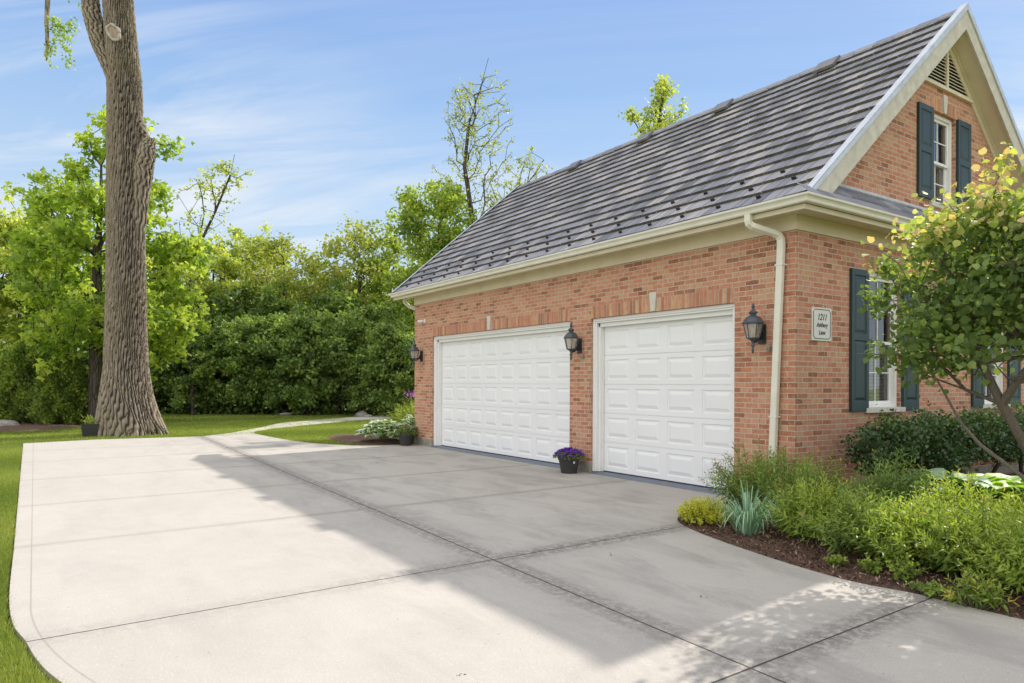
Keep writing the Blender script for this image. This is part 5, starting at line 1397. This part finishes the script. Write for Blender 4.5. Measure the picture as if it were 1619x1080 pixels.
# arborvitae bushes
def arbor(seed, loc, r, h, label):
    rng = np.random.default_rng(seed); root = empty('arborvitae_bush', loc, label, 'bush', 'arborvitae bushes by the lawn')
    n = 26000; t = rng.uniform(0, 2 * PI, n); z = rng.random(n) ** .9; prof = np.interp(z, [0, .12, .4, .75, 1], [.80, .98, 1, .72, .12])
    lump = 1 + .12 * np.sin(t * 5 + z * 9) + .10 * np.sin(t * 9 - z * 14 + 1) + .06 * np.sin(t * 17 + z * 31)
    q = r * prof * lump * (1 - .30 * rng.random(n) ** 2)
    pos = np.stack([np.cos(t) * q, np.sin(t) * q, .05 + z * h], -1) + rng.normal(size=(n, 3)) * .05
    dirs = np.stack([np.cos(t), np.sin(t), np.full(n, .9)], -1)
    place_leaves(rng, pos, .11 * rng.uniform(.6, 1.3, n), .5 + .25 * np.sin(t * 7 + z * 11) + rng.normal(size=n) * .2, 'quad', .3, dirs, .8, 'foliage', MAT['l_arbor'], root)
    m = MB(); m.tube([(0, 0, 0), (0, 0, h * .8)], [.12, .03], 8)
    m.lathe([(r * .55, .15), (r * .66, h * .3), (r * .5, h * .65), (.05, h * .9)], n=14); m.build('trunk', MAT['stem'], root)
arbor(401, spot(58, 25.6), 1.45, 3.0, 'rounded arborvitae bush nearest the huge trunk at left')
arbor(402, spot(105, 24.9), .95, 2.3, 'smaller sunlit arborvitae bush beside the square planter')
arbor(403, spot(2, 26.4), 1.3, 2.5, 'arborvitae bush cut by the left edge of the picture')

# ------------------------------------------------------------------ background hedge and woods
def hedge_proto(seed, r, h, lb):
    return make_tree('hedge_tree', seed, [(0, 0, 0), (.0, 0, h * .2), (.05, 0, h * .45), (0, 0, h * .7)],
      [((0, 0, h * .55), (r, r, h * .44), 62, 3, .20, .45), ((0, 0, h * .20), (r * .9, r * .9, h * .14), 16, 3, .2, .4)], 12500, .18, (.15, .15, .10), MAT['l_hedge'], MAT['stem'], (0, 0, 0), lb, 'hedge', 'tall dark hedge behind the lawn', rtip=.010, rbase=.09, up=.7, minr=.012)
HL = 'tall dark green hedge tree in the dense row behind the lawn'
protos = [hedge_proto(501, 1.5, 5.2, HL), hedge_proto(502, 1.7, 5.6, HL), hedge_proto(503, 1.4, 4.8, HL)]
rr = random.Random(31); used = [False] * 3
hl = [(205, 33.5), (252, 34.2), (300, 33.8), (345, 34.3), (392, 33.6), (440, 34.2), (486, 33.4), (534, 33.8), (580, 33.0), (624, 32.4), (664, 31.5), (160, 35), (110, 36),
      (230, 37.5), (290, 38), (350, 37.5), (410, 38), (470, 37), (530, 37.5), (590, 37.5), (645, 38)]
for i, (c, d) in enumerate(hl):
    k = i % 3; p = spot(c, d); s = rr.uniform(.80, 1.12) * (1.2 if d > 36 else 1.0) * (.80 if c > 540 and d < 36 else 1.0)
    if not used[k]:
        used[k] = True; o = protos[k]; o.location = p; o.rotation_euler = (0, 0, rr.uniform(0, 6)); o.scale = (s, s, s)
    else: clone(protos[k], p, rr.uniform(0, 6), s)

def wood_proto(seed, name, h, r, nl, ls, matl, zc, lb, rz_=.3, nb=60, per=3, sig=.19, shell=.4, rb=.16, tpl='quad'):
    return make_tree(name, seed, [(0, 0, 0), (.05, 0, h * .2), (.0, .1, h * .4), (.1, .0, h * .6), (.05, .05, h * .8)],
      [((0, 0, h * zc), (r, r, h * rz_), nb, per, .28, shell)], nl, ls, (sig, sig, sig * .7), matl, MAT['bark'], (0, 0, 0), lb, 'tree', None, rtip=.012, rbase=rb, up=.6, tpl=tpl)
def setp(o, c, d, row_top, h0, rz=0, lb=None, grp=None, first=False, wide=1.0):
    p = spot(c, d); s = hgt(row_top, d) / h0
    if first: o.location = p; o.rotation_euler = (0, 0, rz); o.scale = (s * wide, s * wide, s)
    else: o = clone(o, p, rz, (s * wide, s * wide, s), lb)
    if lb: o['label'] = lb
    if grp: o['group'] = grp
    return o
A_ = wood_proto(601, 'woodland_tree', 10.4, 2.5, 9500, .19, MAT['l_light'], .64, 'x', .34)
B_ = wood_proto(602, 'woodland_tree', 10.4, 2.3, 5200, .20, MAT['l_olive'], .66, 'x', .32, 70, 2, .3)
C_ = wood_proto(603, 'woodland_tree', 10.4, 2.4, 10500, .18, MAT['l_poplar'], .60, 'x', .38)
G = 'woodland trees behind the hedge'
specs = [(A_, 335, 39, 374, 'light green woodland tree just right of the maple, above the hedge', 1), (A_, 388, 42, 350, 'light green woodland tree second from the maple above the hedge', 0),
 (B_, 450, 40, 362, 'thin yellowish woodland tree with a narrow open crown above the hedge', 1), (C_, 505, 42, 402, 'green woodland tree low between the two yellowish trees', 1),
 (B_, 565, 40, 338, 'taller olive tinted tree left of the green poplar', 0), (C_, 622, 41, 352, 'mid green woodland tree beside the poplar above the garage eave', 0),
 (A_, -30, 36, 300, 'pale green tree cut by the left edge of the picture', 0), (A_, 40, 38, 318, 'pale green tree behind the arborvitae bushes at left', 0), (C_, 95, 37, 345, 'mid green tree between the pale left trees and the maple', 0), (C_, -90, 33, 330, 'green tree beyond the left edge of the picture', 0),
 (A_, 250, 41, 360, 'pale green tree seen through the maple branches', 0), (C_, 300, 45, 395, 'green tree low behind the maple and hedge', 0)]
for i, (pr, c, d, row, lb, first) in enumerate(specs): setp(pr, c, d, row, 10.4, i * 1.7, lb, G, bool(first))
BK = 'distant green tree of the woods filling in behind the hedge row'
for i, (c, d, row) in enumerate(((-60, 50, 430), (20, 52, 445), (100, 50, 425), (180, 52, 440), (255, 54, 435), (330, 52, 450), (400, 50, 428), (475, 53, 448), (545, 51, 432), (615, 53, 440), (680, 56, 440))):
    setp((C_, A_)[i % 2], c, d, row, 10.4, i * 2.3 + 1, BK, 'distant woods', wide=1.15)
# low undergrowth closing the view under the hedge
ug = np.random.default_rng(71); n = 16000
cc = ug.uniform(-150, 800, n); dd_ = ug.uniform(33.2, 36.5, n); P_ = CP[None] + dd_[:, None] * (F[None] + R[None] * ((cc - 809.5) / 1113)[:, None]); P_[:, 2] = ug.random(n) ** 1.6 * 1.7
o = place_leaves(ug, P_, .17 * ug.uniform(.6, 1.3, n), ug.random(n) * .6, 'quad', .6, name='undergrowth', mat=MAT['l_hedge'])
tag(o, 'low dark undergrowth under the hedge at the back of the lawn', 'undergrowth', kind='stuff')

pop = make_tree('poplar_tree', 611, [(0, 0, 0), (0, 0, 3), (.1, 0, 6), (0, .1, 9)],
  [((0, 0, 8.0), (1.5, 1.5, 2.9), 60, 3, .22, .35), ((.0, .0, 5.0), (1.9, 1.9, 2.4), 50, 3, .25, .4), ((-1.1, -.9, 9.0), (.7, .7, .9), 10, 3, .2, .3)], 17000, .16, (.22, .22, .17), MAT['l_poplar'], MAT['bark'], spot(692, 36), 'bright green poplar tree rising left of the tiled roof', 'tree', rbase=.15, droop=.25)
pop.scale = (1.12, 1.12, hgt(272, 36) / 11.0)

def sparse(seed, c, d, row, blobs, trunk, nl, ls, lb, rb=.16, sig=.12, mt='l_olive'):
    return make_tree('sparse_tree', seed, trunk, blobs, nl, ls, sig if hasattr(sig, '__len__') else (sig, sig, sig * .8), MAT[mt], MAT['bark'], spot(c, d), lb, 'tree', rtip=.011, rbase=rb, up=.3, step=.7)
R3 = np.array([R[0], R[1], 0]); 
def q3(lat, z, fw=0): return tuple(R3 * lat + np.array([F[0], F[1], 0]) * fw + np.array([0, 0, z]))
sparse(621, 756, 36, 105, [(q3(-.7, 13.6), (1.0, 1.0, 3.0), 80, 2, .2, .2), (q3(.5, 13.6), (1.1, 1.0, 3.0), 50, 2, .2, .2), (q3(.3, 9.5), (1.4, 1.4, 1.8), 34, 2, .22, .2), (q3(-1.6, 11.0), (.8, .8, 1.6), 14, 2, .2, .2), (q3(2.6, 11.6), (1.2, .8, 1.0), 12, 2, .2, .2)],
  [(0, 0, 0), q3(-.05, 4), q3(-.1, 8), q3(-.45, 10.2), q3(-.75, 12), q3(-.55, 14), q3(.1, 16), q3(.45, 17.3)], 3300, .115, 'tall sparse tree with dark branches and tiny yellow leaves above the roof', .17).scale = (1, 1, 1.05)
sparse(622, 800, 38, 190, [(q3(1.2, 12.6), (1.5, 1.0, 1.4), 22, 2, .2, .25), (q3(-.3, 11.6), (1.1, 1.0, 1.7), 22, 2, .2, .25), (q3(.3, 9.2), (1.2, 1.0, 1.2), 16, 2, .2, .25)],
  [(0, 0, 0), q3(0, 4), q3(-.1, 8), q3(.1, 10), q3(.9, 12), q3(2.0, 13.6)], 1100, .14, 'lower bare twiggy tree right behind the far end of the roof', .11)
sparse(623, 305, 33, 230, [(q3(.8, 10.2), (1.1, 1, 1.6), 26, 2, .18, .25), (q3(-.3, 7.6), (1.3, 1.2, 2.2), 30, 2, .2, .25), (q3(1.9, 11.2), (.5, .6, .9), 10, 2, .15, .2)],
  [(0, 0, 0), q3(-.1, 3), q3(-.2, 6), q3(.3, 8), q3(1.0, 9.5), q3(1.7, 11.2), q3(1.9, 12.2)], 1400, .13, 'sparse leaning tree showing its branches right of the maple', .085, mt='l_light')
sparse(624, 1036, 30, 130, [(q3(0, 12.7), (1.15, 1.1, 1.0), 34, 3, .16, .25), (q3(.25, 13.9), (.45, .45, .6), 12, 3, .12, .25), (q3(-1.0, 12.9), (.4, .4, .3), 6, 2, .1, .2), (q3(.1, 11.0), (.9, .9, .9), 16, 3, .16, .2)],
  [(0, 0, 0), q3(0, 4), q3(.1, 8), q3(0, 10.5), q3(.1, 12.5), q3(.3, 14)], 2600, .15, 'green tree top showing above the roof ridge between the vents', .14, .13, 'l_light')
# stones by the hedge and at the left
for i, (c, d, s, lb) in enumerate(((450, 33.0, .30, 'flat pale stone lying at the hedge foot in mid lawn'), (572, 32.4, .30, 'brown boulder standing in the hedge shade near the path'), (582, 31.6, .16, 'small pale stone at the lawn edge near the path'), (6, 23.6, .42, 'grey stone on the mulch at the left edge'))):
    rng = np.random.default_rng(900 + i); bm = bmesh.new(); bmesh.ops.create_icosphere(bm, subdivisions=3, radius=s)
    ph = rng.uniform(0, 6, 6)
    for v in bm.verts:
        k = 1 + .14 * math.sin(v.co.x / s * 2.3 + ph[0]) + .12 * math.sin(v.co.y / s * 2.9 + ph[1]) + .08 * math.sin(v.co.z / s * 5 + ph[2]); v.co *= k; v.co.z *= (.32, .8, .4, .45)[i]; v.co.x *= 1.3
    me = D.meshes.new('field_stone'); bm.to_mesh(me); bm.free(); me.materials.append(MAT['rock'])
    p = spot(c, d); o = link_mesh('field_stone', me); o.location = (p.x, p.y, .02); tag(o, lb, 'stone', 'stones around the lawn')
# access cover in the grass at the left
m = MB(); m.lathe([(.22, -.01), (.22, .012), (.20, .016), (.005, .016)], n=28); o = m.build('access_cover', MAT['rock'], loc=(-15.0, -8.42, -.02)); tag(o, 'small round grey cover set in the grass by the driveway corner', 'access cover')
# fallen leaves and twigs
rng = np.random.default_rng(55)
tw = [(2.08, -5.99), (.6, -3.6), (1.9, -3.9), (-1.9, -3.4)]
for i, (x, y) in enumerate(tw):
    P = np.array([[x, y, .004]] * 4) + rng.normal(size=(4, 3)) * (.01, .01, 0.001)
    o = place_leaves(rng, P, .018 * rng.uniform(.7, 1.2, 4), rng.random(4) * .8, 'quad', 3, name='fallen_leaf', mat=MAT['chip'])
    tag(o, 'tiny brown leaf fragment fallen on the concrete driveway', 'leaf', 'leaf fragments on the driveway')
